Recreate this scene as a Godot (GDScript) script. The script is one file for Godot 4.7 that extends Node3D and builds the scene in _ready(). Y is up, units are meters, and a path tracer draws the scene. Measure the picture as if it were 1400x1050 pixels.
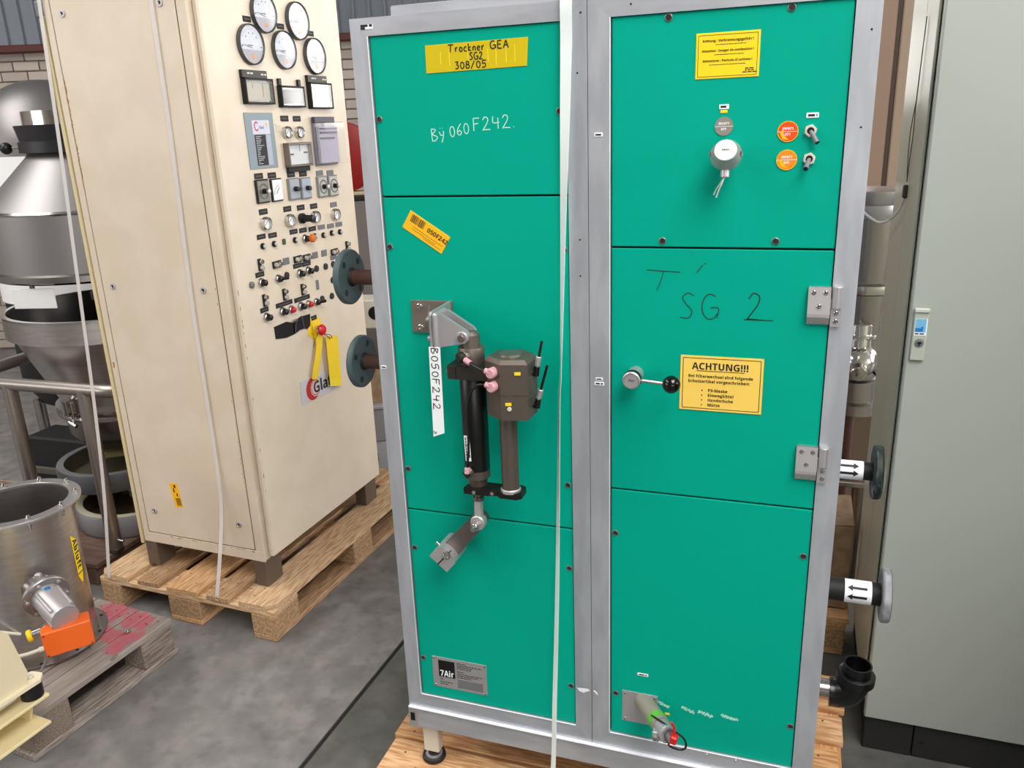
extends Node3D

# ---------------------------------------------------------------- mesh builder
class MB:
	var v := PackedVector3Array()
	var n := PackedVector3Array()
	var uv := PackedVector2Array()
	func tri(a: Vector3, b: Vector3, c: Vector3, na: Vector3, nb: Vector3, nc: Vector3, ua := Vector2.ZERO, ub := Vector2.ZERO, uc := Vector2.ZERO) -> void:
		if (b - a).cross(c - a).dot(na + nb + nc) > 0.0:
			v.append_array([a, c, b]); n.append_array([na, nc, nb]); uv.append_array([ua, uc, ub])
		else:
			v.append_array([a, b, c]); n.append_array([na, nb, nc]); uv.append_array([ua, ub, uc])
	func quad(a: Vector3, b: Vector3, c: Vector3, d: Vector3, nn: Vector3) -> void:
		tri(a, b, c, nn, nn, nn, Vector2(0, 1), Vector2(1, 1), Vector2(1, 0))
		tri(a, c, d, nn, nn, nn, Vector2(0, 1), Vector2(1, 0), Vector2(0, 0))
	func quadn(a: Vector3, b: Vector3, c: Vector3, d: Vector3, na: Vector3, nb: Vector3, nc: Vector3, nd: Vector3) -> void:
		tri(a, b, c, na, nb, nc)
		tri(a, c, d, na, nc, nd)
	func box(c: Vector3, s: Vector3, bev := 0.0, B := Basis()) -> MB:
		var h := s * 0.5
		var b: float = min(bev, min(h.x, min(h.y, h.z)) * 0.95)
		for a in 3:
			var p := (a + 1) % 3
			var q := (a + 2) % 3
			for sg in [-1.0, 1.0]:
				var nn := Vector3.ZERO
				nn[a] = sg
				var pts := []
				for k in [[-1, -1], [1, -1], [1, 1], [-1, 1]]:
					var w := Vector3.ZERO
					w[a] = sg * h[a]
					w[p] = k[0] * (h[p] - b)
					w[q] = k[1] * (h[q] - b)
					pts.append(c + B * w)
				quad(pts[0], pts[1], pts[2], pts[3], B * nn)
			if b > 0.0:
				for s1 in [-1.0, 1.0]:
					for s2 in [-1.0, 1.0]:
						var e := []
						for k in [[0, -1], [1, -1], [1, 1], [0, 1]]:
							var w := Vector3.ZERO
							w[p] = s1 * (h[p] - (0.0 if k[0] == 0 else b))
							w[q] = s2 * (h[q] - (b if k[0] == 0 else 0.0))
							w[a] = k[1] * (h[a] - b)
							e.append(c + B * w)
						var nn := Vector3.ZERO
						nn[p] = s1
						nn[q] = s2
						quad(e[0], e[1], e[2], e[3], (B * nn).normalized())
		if b > 0.0:
			for x in [-1.0, 1.0]:
				for y in [-1.0, 1.0]:
					for z in [-1.0, 1.0]:
						var sgn := Vector3(x, y, z)
						var nn := (B * sgn).normalized()
						tri(c + B * (sgn * Vector3(h.x, h.y - b, h.z - b)), c + B * (sgn * Vector3(h.x - b, h.y, h.z - b)), c + B * (sgn * Vector3(h.x - b, h.y - b, h.z)), nn, nn, nn)
		return self
	# profile: Vector2(radius, height) along the transform's Y axis
	func lathe(prof: Array, T: Transform3D, seg := 24, a0 := 0.0, a1 := TAU) -> MB:
		var m := prof.size()
		var sn := []
		for i in m - 1:
			var d: Vector2 = prof[i + 1] - prof[i]
			sn.append(Vector2(d.y, -d.x).normalized())
		for i in m - 1:
			if prof[i].distance_to(prof[i + 1]) < 1e-7:
				continue
			var n0: Vector2 = sn[i]
			var n1: Vector2 = sn[i]
			if i > 0 and sn[i - 1].dot(sn[i]) > 0.75:
				n0 = (sn[i - 1] + sn[i]).normalized()
			if i < m - 2 and sn[i + 1].dot(sn[i]) > 0.75:
				n1 = (sn[i + 1] + sn[i]).normalized()
			for k in seg:
				var f0: float = lerp(a0, a1, float(k) / seg)
				var f1: float = lerp(a0, a1, float(k + 1) / seg)
				var c0 := Vector3(cos(f0), 0, sin(f0))
				var c1 := Vector3(cos(f1), 0, sin(f1))
				var p0: Vector2 = prof[i]
				var p1: Vector2 = prof[i + 1]
				var A := T * (c0 * p0.x + Vector3(0, p0.y, 0))
				var Bq := T * (c1 * p0.x + Vector3(0, p0.y, 0))
				var C := T * (c1 * p1.x + Vector3(0, p1.y, 0))
				var D := T * (c0 * p1.x + Vector3(0, p1.y, 0))
				var na := T.basis * (c0 * n0.x + Vector3(0, n0.y, 0))
				var nb := T.basis * (c1 * n0.x + Vector3(0, n0.y, 0))
				var nc := T.basis * (c1 * n1.x + Vector3(0, n1.y, 0))
				var nd := T.basis * (c0 * n1.x + Vector3(0, n1.y, 0))
				if p0.x < 1e-6:
					tri(A, C, D, na, nc, nd)
				elif p1.x < 1e-6:
					tri(A, Bq, C, na, nb, nc)
				else:
					quadn(A, Bq, C, D, na, nb, nc, nd)
		return self
	func cyl(p0: Vector3, p1: Vector3, r: float, seg := 16, bev := 0.0, r1 := -1.0) -> MB:
		var L := p0.distance_to(p1)
		var e := r if r1 < 0.0 else r1
		return lathe([Vector2(0, 0), Vector2(r - bev, 0), Vector2(r, bev), Vector2(e, L - bev), Vector2(e - bev, L), Vector2(0, L)], ax(p0, p1 - p0), seg)
	func sphere(c: Vector3, r: float, seg := 20) -> MB:
		var pr := []
		for i in seg / 2 + 1:
			var a := -PI / 2 + PI * i / (seg / 2)
			pr.append(Vector2(max(0.0, cos(a) * r), sin(a) * r))
		pr[0].x = 0.0
		pr[-1].x = 0.0
		return lathe(pr, Transform3D(Basis(), c), seg)
	static func ax(p: Vector3, d: Vector3) -> Transform3D:
		var y := d.normalized()
		var x := (Vector3(0, 0, 1) if abs(y.z) < 0.9 else Vector3(1, 0, 0)).cross(y).normalized()
		return Transform3D(Basis(x, y, x.cross(y)), p)
	static func smooth_path(pts: Array, k := 6) -> Array:
		var c := Curve3D.new()
		for i in pts.size():
			var a: Vector3 = pts[max(i - 1, 0)]
			var b: Vector3 = pts[min(i + 1, pts.size() - 1)]
			var t := (b - a) / 6.0
			c.add_point(pts[i], -t, t)
		var out := []
		for i in pts.size() - 1:
			for j in k:
				out.append(c.sample(i, float(j) / k))
		out.append(pts[-1])
		return out
	func tube(pts: Array, r: float, seg := 8, sm := true) -> MB:
		var P: Array = smooth_path(pts) if sm else pts
		var m := P.size()
		var up := Vector3(0, 1, 0)
		var rings := []
		var cs := []
		for i in m:
			var d: Vector3 = (P[min(i + 1, m - 1)] - P[max(i - 1, 0)]).normalized()
			if i == 0 and abs(d.y) > 0.9:
				up = Vector3(1, 0, 0)
			up = (up - d * up.dot(d)).normalized()
			var s := d.cross(up)
			var row := []
			for k in seg:
				var a := TAU * k / seg
				row.append(up * cos(a) + s * sin(a))
			rings.append(row)
			cs.append(d)
		for i in m - 1:
			for k in seg:
				var k2 := (k + 1) % seg
				var a: Vector3 = rings[i][k]
				var b: Vector3 = rings[i][k2]
				var c: Vector3 = rings[i + 1][k2]
				var d: Vector3 = rings[i + 1][k]
				quadn(P[i] + a * r, P[i] + b * r, P[i + 1] + c * r, P[i + 1] + d * r, a, b, c, d)
		for e in [0, m - 1]:
			var nn: Vector3 = cs[e] * (-1.0 if e == 0 else 1.0)
			for k in seg:
				tri(P[e], P[e] + rings[e][k] * r, P[e] + rings[e][(k + 1) % seg] * r, nn, nn, nn)
		return self
	func prism(poly: Array, z0: float, z1: float, T := Transform3D()) -> MB:
		var pv := PackedVector2Array(poly)
		if Geometry2D.is_polygon_clockwise(pv):
			pv.reverse()
		var idx := Geometry2D.triangulate_polygon(pv)
		var up := T.basis * Vector3(0, 0, 1)
		for i in range(0, idx.size(), 3):
			for e in [[z0, -up], [z1, up]]:
				var q := []
				for j in 3:
					var p := pv[idx[i + j]]
					q.append(T * Vector3(p.x, p.y, e[0]))
				tri(q[0], q[1], q[2], e[1], e[1], e[1])
		for i in pv.size():
			var a := pv[i]
			var b := pv[(i + 1) % pv.size()]
			var d := (b - a).normalized()
			var nn := T.basis * Vector3(d.y, -d.x, 0)
			quad(T * Vector3(a.x, a.y, z0), T * Vector3(b.x, b.y, z0), T * Vector3(b.x, b.y, z1), T * Vector3(a.x, a.y, z1), nn)
		return self
	# flat ink stroke on the XY plane at height z
	func ribbon(pts: Array, w: float, z: float, sm := true) -> MB:
		var q := []
		for p in pts:
			q.append(Vector3(p.x, p.y, z))
		var P: Array = smooth_path(q, 4) if sm and q.size() > 2 else q
		var L := []
		var R := []
		for i in P.size():
			var d: Vector3 = (P[min(i + 1, P.size() - 1)] - P[max(i - 1, 0)]).normalized()
			var s := Vector3(-d.y, d.x, 0) * w * 0.5
			L.append(P[i] + s)
			R.append(P[i] - s)
		for i in P.size() - 1:
			quad(L[i], R[i], R[i + 1], L[i + 1], Vector3(0, 0, 1))
		return self
	func planar(T: Transform3D) -> MB:
		for i in v.size():
			var p := T * v[i]
			uv[i] = Vector2(p.x, p.y)
		return self
	func mesh() -> ArrayMesh:
		var a := []
		a.resize(Mesh.ARRAY_MAX)
		a[Mesh.ARRAY_VERTEX] = v
		a[Mesh.ARRAY_NORMAL] = n
		a[Mesh.ARRAY_TEX_UV] = uv
		var m := ArrayMesh.new()
		m.add_surface_from_arrays(Mesh.PRIMITIVE_TRIANGLES, a)
		return m

# ---------------------------------------------------------------- scene helpers
var used := {}
var rng := RandomNumberGenerator.new()
var M := {}

func numbered(parent: Node, called: String) -> String:
	var key := str(parent.get_instance_id()) + "/" + called
	var k: int = used.get(key, 0)
	used[key] = k + 1
	return called if k == 0 else "%s_%03d" % [called, k]

func thing(called: String, label: String, category: String, at := Vector3.ZERO, turn := 0.0, group := "") -> Node3D:
	var o := Node3D.new()
	o.name = numbered(self, called)
	add_child(o)
	o.position = at
	o.rotation.y = turn
	o.set_meta("label", label)
	o.set_meta("category", category)
	if group != "":
		o.set_meta("group", group)
	return o

func part(called: String, m: Variant, mat: Material, parent: Node, at := Vector3.ZERO, B := Basis()) -> MeshInstance3D:
	var o := MeshInstance3D.new()
	o.name = numbered(parent, called)
	o.mesh = m.mesh() if m is MB else m
	o.material_override = mat
	o.transform = Transform3D(B, at)
	parent.add_child(o)
	return o

func struct(called: String, m: Variant, mat: Material) -> MeshInstance3D:
	var o := part(called, m, mat, self)
	o.set_meta("kind", "structure")
	return o

func solo(called: String, m: Variant, mat: Material, label: String, category: String, at := Vector3.ZERO, turn := 0.0, group := "") -> MeshInstance3D:
	var o := part(called, m, mat, self, at)
	o.rotation.y = turn
	o.set_meta("label", label)
	o.set_meta("category", category)
	if group != "":
		o.set_meta("group", group)
	return o

func mk(col: Color, rough := 0.5, metal := 0.0) -> StandardMaterial3D:
	var m := StandardMaterial3D.new()
	m.albedo_color = col
	m.roughness = rough
	m.metallic = metal
	return m

func noise_tex(freq: float, cols: Array, offs: Array, seed_ := 1, size := 512, oct := 4, normal := false) -> NoiseTexture2D:
	var f := FastNoiseLite.new()
	f.seed = seed_
	f.noise_type = FastNoiseLite.TYPE_SIMPLEX_SMOOTH
	f.frequency = freq
	f.fractal_octaves = oct
	var t := NoiseTexture2D.new()
	t.width = size
	t.height = size
	t.seamless = true
	t.noise = f
	if cols.size() > 0:
		var g := Gradient.new()
		g.offsets = PackedFloat32Array(offs)
		g.colors = PackedColorArray(cols)
		t.color_ramp = g
	t.as_normal_map = normal
	return t

func tri_mat(tex: Texture2D, scale: Vector3, rough: float, metal := 0.0, world := false, tint := Color.WHITE) -> StandardMaterial3D:
	var m := mk(tint, rough, metal)
	m.albedo_texture = tex
	m.uv1_triplanar = true
	m.uv1_world_triplanar = world
	m.uv1_scale = scale
	return m

func text_part(s: String, cap: float, mat: Material, parent: Node, at: Vector3, B := Basis(), bold := true, align := 1, called := "lettering") -> MeshInstance3D:
	var t := TextMesh.new()
	var f := SystemFont.new()
	f.font_names = PackedStringArray(["Droid Sans"])
	f.font_weight = 700 if bold else 400
	t.font = f
	t.text = s
	t.font_size = 32
	t.pixel_size = cap / 23.0
	t.depth = 0.0004
	t.curve_step = 4.0
	t.horizontal_alignment = [HORIZONTAL_ALIGNMENT_LEFT, HORIZONTAL_ALIGNMENT_CENTER][align]
	t.vertical_alignment = VERTICAL_ALIGNMENT_CENTER
	return part(called, t, mat, parent, at, B)

func rrect(w: float, h: float, r: float, c := Vector2.ZERO, k := 5) -> Array:
	var out := []
	for q in 4:
		var cx: float = [1, -1, -1, 1][q] * (w / 2 - r)
		var cy: float = [1, 1, -1, -1][q] * (h / 2 - r)
		for i in k + 1:
			var a := PI / 2 * (q + float(i) / k)
			out.append(c + Vector2(cx + cos(a) * r, cy + sin(a) * r))
	return out

func arc(cx: float, cy: float, rx: float, ry: float, a0: float, a1: float, k := 10) -> Array:
	var out := []
	for i in k + 1:
		var a := deg_to_rad(lerp(a0, a1, float(i) / k))
		out.append(Vector2(cx + cos(a) * rx, cy + sin(a) * ry))
	return out

# hand-drawn letters: strokes in a box of height 1
func glyph(ch: String) -> Array:
	match ch:
		"T": return [[Vector2(0, .96), Vector2(.35, 1), Vector2(.7, .98)], [Vector2(.38, 1), Vector2(.33, .5), Vector2(.28, 0)]]
		"r": return [[Vector2(.05, .6), Vector2(.07, 0)], [Vector2(.07, .35), Vector2(.18, .56), Vector2(.32, .56)]]
		"o": return [arc(.2, .3, .17, .3, 80, 440)]
		"c": return [arc(.22, .3, .19, .29, 50, 310)]
		"k": return [[Vector2(.04, 1), Vector2(.04, 0)], [Vector2(.32, .6), Vector2(.06, .28), Vector2(.36, 0)]]
		"n": return [[Vector2(.04, .58), Vector2(.05, 0)], [Vector2(.05, .35), Vector2(.2, .58), Vector2(.32, .45), Vector2(.33, 0)]]
		"e": return [[Vector2(.05, .3), Vector2(.34, .36), Vector2(.28, .57), Vector2(.12, .55), Vector2(.04, .25), Vector2(.16, 0), Vector2(.36, .1)]]
		"G": return [arc(.35, .5, .32, .5, 55, 330), [Vector2(.35, .45), Vector2(.66, .45), Vector2(.62, .05)]]
		"E": return [[Vector2(.5, 1), Vector2(.05, .98)], [Vector2(.06, 1), Vector2(.04, 0)], [Vector2(.04, .02), Vector2(.5, 0)], [Vector2(.05, .52), Vector2(.42, .54)]]
		"A": return [[Vector2(0, 0), Vector2(.3, 1)], [Vector2(.3, 1), Vector2(.58, 0)], [Vector2(.1, .36), Vector2(.5, .38)]]
		"S": return [[Vector2(.52, .9), Vector2(.3, 1), Vector2(.1, .82), Vector2(.25, .56), Vector2(.46, .32), Vector2(.34, .04), Vector2(.02, .06)]]
		"2": return [[Vector2(.05, .78), Vector2(.2, 1), Vector2(.42, .88), Vector2(.36, .55), Vector2(.02, .02), Vector2(.1, .03), Vector2(.55, 0)]]
		"3": return [[Vector2(.03, .95), Vector2(.35, .95), Vector2(.2, .58), Vector2(.4, .38), Vector2(.28, .03), Vector2(.02, .05)]]
		"0": return [arc(.24, .45, .2, .45, 85, 445)]
		"8": return [arc(.22, .74, .15, .24, 270, -90), arc(.22, .25, .2, .26, 90, 450)]
		"/": return [[Vector2(.42, 1), Vector2(0, -.1)]]
		"5": return [[Vector2(.5, .98), Vector2(.14, .95), Vector2(.1, .55), Vector2(.36, .58), Vector2(.42, .2), Vector2(.2, -.02), Vector2(.02, .05)]]
		"6": return [[Vector2(.4, 1), Vector2(.12, .6), Vector2(.05, .2), Vector2(.22, 0), Vector2(.4, .2), Vector2(.25, .42), Vector2(.08, .28)]]
		"B": return [[Vector2(.06, 1), Vector2(.03, 0)], [Vector2(.06, 1), Vector2(.4, .85), Vector2(.1, .55), Vector2(.46, .3), Vector2(.3, .02), Vector2(.03, 0)]]
		"y": return [[Vector2(.02, .6), Vector2(.1, .3), Vector2(.3, .3)], [Vector2(.36, .62), Vector2(.3, .2), Vector2(.12, -.3)], [Vector2(.1, .85), Vector2(.13, .86)], [Vector2(.28, .85), Vector2(.31, .86)]]
		"F": return [[Vector2(.06, 1), Vector2(.03, 0)], [Vector2(.04, 1), Vector2(.5, .98)], [Vector2(.04, .55), Vector2(.4, .57)]]
		"4": return [[Vector2(.06, 1), Vector2(.05, .5), Vector2(.5, .5)], [Vector2(.42, .85), Vector2(.38, 0)]]
		".": return [[Vector2(.04, .03), Vector2(.1, .02)]]
	return []

func scrawl(b: MB, s: String, at: Vector2, h: float, w: float, z: float, slope := 0.0, turn := 0.0, sx := 1.0) -> MB:
	var x := 0.0
	for ch in s:
		var wid := 0.0
		var lift := slope * x
		for st in glyph(ch):
			var q := []
			for p in st:
				wid = max(wid, p.x)
				q.append(at + (Vector2((x + p.x * h) * sx, lift + p.y * h)).rotated(turn))
			b.ribbon(q, w, z)
		x += (wid + 0.2) * h if wid > 0.0 else 0.4 * h
	return b

func _ready() -> void:
	rng.seed = 7
	camera_and_light()
	materials()
	hall()
	green_cabinet()
	cream_cabinet()
	grey_cabinet()
	pallets()
	straps_and_tags()
	steel_duct()
	pump_unit()
	processing_vessel()
	behind_cabinets()
	right_gap()

# ---------------------------------------------------------------- camera, sky, lights
const EXPOSURE := 0.97
func camera_and_light() -> void:
	var cam := Camera3D.new()
	cam.name = "camera"
	cam.fov = rad_to_deg(2.0 * atan(525.0 / 1109.54))
	cam.near = 0.05
	cam.far = 100.0
	cam.transform = Transform3D(Basis(Vector3(1, 0, 0), -0.30577) * Basis(Vector3(0, 0, 1), -0.03724), Vector3(0, 1.71, 0))
	add_child(cam)
	cam.current = true
	var we := WorldEnvironment.new()
	we.name = "environment"
	var env := Environment.new()
	env.background_mode = Environment.BG_SKY
	var sky := Sky.new()
	var ps := ProceduralSkyMaterial.new()
	ps.sky_top_color = Color(0.75, 0.82, 0.9)
	ps.sky_horizon_color = Color(0.92, 0.94, 0.96)
	ps.ground_bottom_color = Color(0.4, 0.4, 0.4)
	ps.ground_horizon_color = Color(0.8, 0.82, 0.84)
	sky.sky_material = ps
	env.sky = sky
	env.tonemap_mode = Environment.TONE_MAPPER_LINEAR
	env.tonemap_exposure = EXPOSURE
	env.sdfgi_enabled = true
	env.ssao_enabled = true
	env.ssil_enabled = true
	we.environment = env
	add_child(we)

func glow_panel(called: String, c: Vector3, w: float, h: float, B: Basis, energy: float, col: Color, glow: float, kind := "structure") -> void:
	# a translucent daylight panel: frame, glowing pane and an area light of the same size just inside it
	var m := mk(Color(0.9, 0.92, 0.94), 0.4)
	m.emission_enabled = true
	m.emission = col
	m.emission_energy_multiplier = glow
	var o := part(called, MB.new().box(Vector3.ZERO, Vector3(w, h, 0.03)), m, self, c, B)
	o.set_meta("kind", kind)
	var fr := MB.new()
	for s in [-1.0, 1.0]:
		fr.box(Vector3(s * (w / 2 + 0.04), 0, 0.02), Vector3(0.08, h + 0.16, 0.1), 0.01)
		fr.box(Vector3(0, s * (h / 2 + 0.04), 0.02), Vector3(w, 0.08, 0.1), 0.01)
	part("window_frame", fr, mk(Color(0.55, 0.56, 0.58), 0.5), o)
	var l := AreaLight3D.new()
	l.name = called + "_daylight"
	l.area_size = Vector2(w, h)
	l.light_energy = energy
	l.light_color = col
	l.shadow_enabled = true
	l.area_range = 40.0
	# light shines along -Z; the pane faces +Z of B
	l.transform = Transform3D(B * Basis(Vector3(0, 1, 0), PI), c + B * Vector3(0, 0, 0.05))
	add_child(l)

# ---------------------------------------------------------------- materials
func materials() -> void:
	M.green = mk(Color(0.0, 0.62, 0.53), 0.5)
	M.green.metallic_specular = 0.2
	M.green.normal_enabled = true
	M.green.normal_texture = noise_tex(0.09, [], [], 5, 256, 2, true)
	M.green.normal_scale = 0.015
	M.green.uv1_triplanar = true
	M.green.uv1_scale = Vector3(6, 6, 6)
	M.alu = tri_mat(noise_tex(0.012, [Color(.72, .735, .765), Color(.77, .785, .815)], [0.3, 0.7], 3), Vector3(3, 0.7, 3), 0.45, 0.6)
	M.alu_h = tri_mat(M.alu.albedo_texture, Vector3(0.7, 3, 3), 0.45, 0.6)
	M.alu_highlight = mk(Color(.93, .93, .95), .5, .2)  # paler than the frame: edge highlights put into the colour
	M.gap = mk(Color(0.02, 0.03, 0.03), 0.8)
	M.cream = tri_mat(noise_tex(0.008, [Color(.825, .765, .685), Color(.845, .79, .71)], [0.3, 0.7], 9), Vector3(1, 1, 1), 0.38)
	M.cream_door = tri_mat(noise_tex(0.008, [Color(.86, .81, .73), Color(.88, .83, .755)], [0.3, 0.7], 10), Vector3(1, 1, 1), 0.33)
	M.grey = mk(Color(0.64, 0.665, 0.635), 0.45)
	M.grey_side = mk(Color(0.76, 0.77, 0.70), 0.36, 0.1)
	M.grey_edge = mk(Color(0.58, 0.68, 0.61), 0.4)
	M.plinth = mk(Color(0.13, 0.13, 0.13), 0.6)
	M.steel = mk(Color(0.66, 0.64, 0.63), 0.24, 1.0)
	M.steel_b = tri_mat(noise_tex(0.02, [Color(.74, .72, .71), Color(.78, .76, .75)], [0.3, 0.7], 31), Vector3(1, 5, 1), 0.33, 1.0)
	M.steel_d = mk(Color(0.52, 0.49, 0.47), 0.3, 1.0)
	M.chrome = mk(Color(0.80, 0.79, 0.78), 0.16, 1.0)
	M.castalu = mk(Color(0.74, 0.73, 0.74), 0.45, 0.7)
	M.bronze = mk(Color(0.40, 0.365, 0.335), 0.42, 0.6)
	M.bronze_l = mk(Color(0.47, 0.44, 0.41), 0.42, 0.7)
	M.black = mk(Color(0.03, 0.03, 0.035), 0.4)
	M.black_matt = mk(Color(0.05, 0.05, 0.055), 0.65)
	M.rubber = mk(Color(0.10, 0.10, 0.11), 0.6)
	M.white = mk(Color(0.88, 0.88, 0.88), 0.5)
	M.paper = mk(Color(0.93, 0.94, 0.95), 0.6)
	M.offwhite = mk(Color(0.80, 0.78, 0.72), 0.5)
	M.yellow = mk(Color(0.96, 0.82, 0.05), 0.55)
	M.tape_y = mk(Color(0.80, 0.71, 0.02), 0.4)
	M.crease = mk(Color(.93, .83, .18), .35)
	M.cup = mk(Color(.50, .49, .48), .4, .6)
	M.screw = mk(Color(.24, .23, .23), .45, .4)
	M.sign_y = mk(Color(0.95, 0.80, 0.36), 0.5)
	M.orange_y = mk(Color(0.98, 0.72, 0.02), 0.5)
	M.orange = mk(Color(0.93, 0.40, 0.10), 0.45)
	M.red = mk(Color(0.78, 0.10, 0.12), 0.4)
	M.redlabel = mk(Color(0.92, 0.30, 0.08), 0.35)
	M.orlabel = mk(Color(0.97, 0.55, 0.06), 0.35)
	M.pink = mk(Color(0.80, 0.60, 0.64), 0.5)
	M.ink = mk(Color(0.06, 0.06, 0.06), 0.6)
	M.ink_g = mk(Color(0.05, 0.17, 0.15), 0.6)
	M.chalk = mk(Color(0.68, 0.90, 0.83), 0.8)
	M.flange = mk(Color(0.27, 0.34, 0.35), 0.5)
	M.rust = mk(Color(0.33, 0.22, 0.18), 0.7)
	M.rust_o = mk(Color(0.62, 0.40, 0.14), 0.8)
	M.greytag = mk(Color(0.42, 0.42, 0.43), 0.5)
	M.glass = mk(Color(0.95, 0.97, 1.0, 0.06), 0.08)
	M.glass.transparency = BaseMaterial3D.TRANSPARENCY_ALPHA
	M.panelgrey = mk(Color(0.52, 0.58, 0.62), 0.5)
	M.strap = mk(Color(0.90, 0.94, 0.93), 0.35)
	M.strap_clear = mk(Color(0.90, 0.88, 0.87, 0.6), 0.35)
	M.strap_clear.transparency = BaseMaterial3D.TRANSPARENCY_ALPHA
	M.strap.backlight_enabled = true
	M.strap.backlight = Color(0.25, 0.25, 0.25)
	M.blue = mk(Color(0.05, 0.45, 0.75), 0.5)
	M.cardboard = tri_mat(noise_tex(0.03, [Color(.56, .46, .36), Color(.63, .53, .42)], [0.3, 0.7], 21, 256), Vector3(2, 2, 2), 0.85)
	# wood: grain along local X
	var gr := noise_tex(0.02, [Color(.70, .56, .42), Color(.81, .675, .525), Color(.87, .75, .61)], [0.25, 0.5, 0.75], 11, 512, 5)
	var gr2 := noise_tex(0.02, [Color(.64, .52, .40), Color(.75, .625, .495), Color(.83, .71, .575)], [0.25, 0.5, 0.75], 12, 512, 5)
	M.wood = []
	for t in [Color(1, 1, 1), Color(.93, .9, .86), Color(1.0, .95, .88), Color(.86, .82, .78)]:
		M.wood.append(tri_mat(gr if M.wood.size() % 2 == 0 else gr2, Vector3(0.9, 9, 9), 0.75, 0.0, false, t))
	M.woodx = tri_mat(gr2, Vector3(9, 9, 0.9), 0.75)
	var go := noise_tex(0.02, [Color(.72, .53, .36), Color(.82, .64, .46), Color(.88, .73, .56)], [0.25, 0.5, 0.75], 13, 512, 5)
	M.fresh = []
	for t in [Color(1, 1, 1), Color(.94, .91, .88), Color(1.0, .96, .9)]:
		M.fresh.append(tri_mat(go, Vector3(0.9, 9, 9), 0.7, 0.0, false, t))
	M.block = tri_mat(noise_tex(0.06, [Color(.62, .49, .36), Color(.73, .60, .46)], [0.3, 0.7], 14, 256), Vector3(4, 4, 4), 0.85)
	var gw := noise_tex(0.02, [Color(.46, .42, .39), Color(.57, .53, .50), Color(.64, .60, .57)], [0.25, 0.5, 0.75], 15, 512, 5)
	M.grey_wood = [tri_mat(gw, Vector3(0.9, 9, 9), 0.85), tri_mat(gw, Vector3(0.9, 9, 9), 0.85, 0.0, false, Color(.92, .9, .88))]
	M.chip = tri_mat(noise_tex(0.15, [Color(.42, .37, .33), Color(.58, .52, .47)], [0.3, 0.7], 16, 256, 3), Vector3(5, 5, 5), 0.9)
	M.brown_ply = tri_mat(noise_tex(0.02, [Color(.40, .31, .27), Color(.47, .37, .32)], [0.3, 0.7], 17, 256), Vector3(1, 6, 6), 0.7)
	# floor: worn concrete, two scales
	M.floor = tri_mat(noise_tex(0.014, [Color(.44, .435, .43), Color(.48, .47, .465), Color(.53, .515, .51)], [0.2, 0.5, 0.8], 18, 1024, 6), Vector3(0.45, 0.45, 0.45), 0.55, 0.0, true)
	M.floor.detail_enabled = true
	M.floor.detail_blend_mode = BaseMaterial3D.BLEND_MODE_MUL
	M.floor.detail_albedo = noise_tex(0.05, [Color(.90, .90, .90), Color(1, 1, 1), Color(1, 1, 1)], [0.1, 0.45, 1.0], 19, 512, 5)
	M.floor.roughness_texture = noise_tex(0.02, [Color(.45, .45, .45), Color(.8, .8, .8)], [0.3, 0.7], 20, 512, 4)
	M.floor.roughness = 0.9
	M.floor_b = M.floor.duplicate()
	M.floor_b.albedo_color = Color(.74, .76, .74)
	M.wallbrick = []
	for t in [Color(.68, .635, .60), Color(.715, .67, .635), Color(.65, .605, .57), Color(.735, .695, .655)]:
		M.wallbrick.append(mk(t, 0.9))
	M.mortar = mk(Color(.58, .53, .485), 0.95)
	M.beam = mk(Color(.32, .13, .11), 0.6)
	M.clad = mk(Color(.44, .465, .50), 0.4, 0.4)
	M.hallwall = mk(Color(.72, .70, .67), 0.9)
	M.ceil = mk(Color(.70, .70, .70), 0.9)

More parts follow.
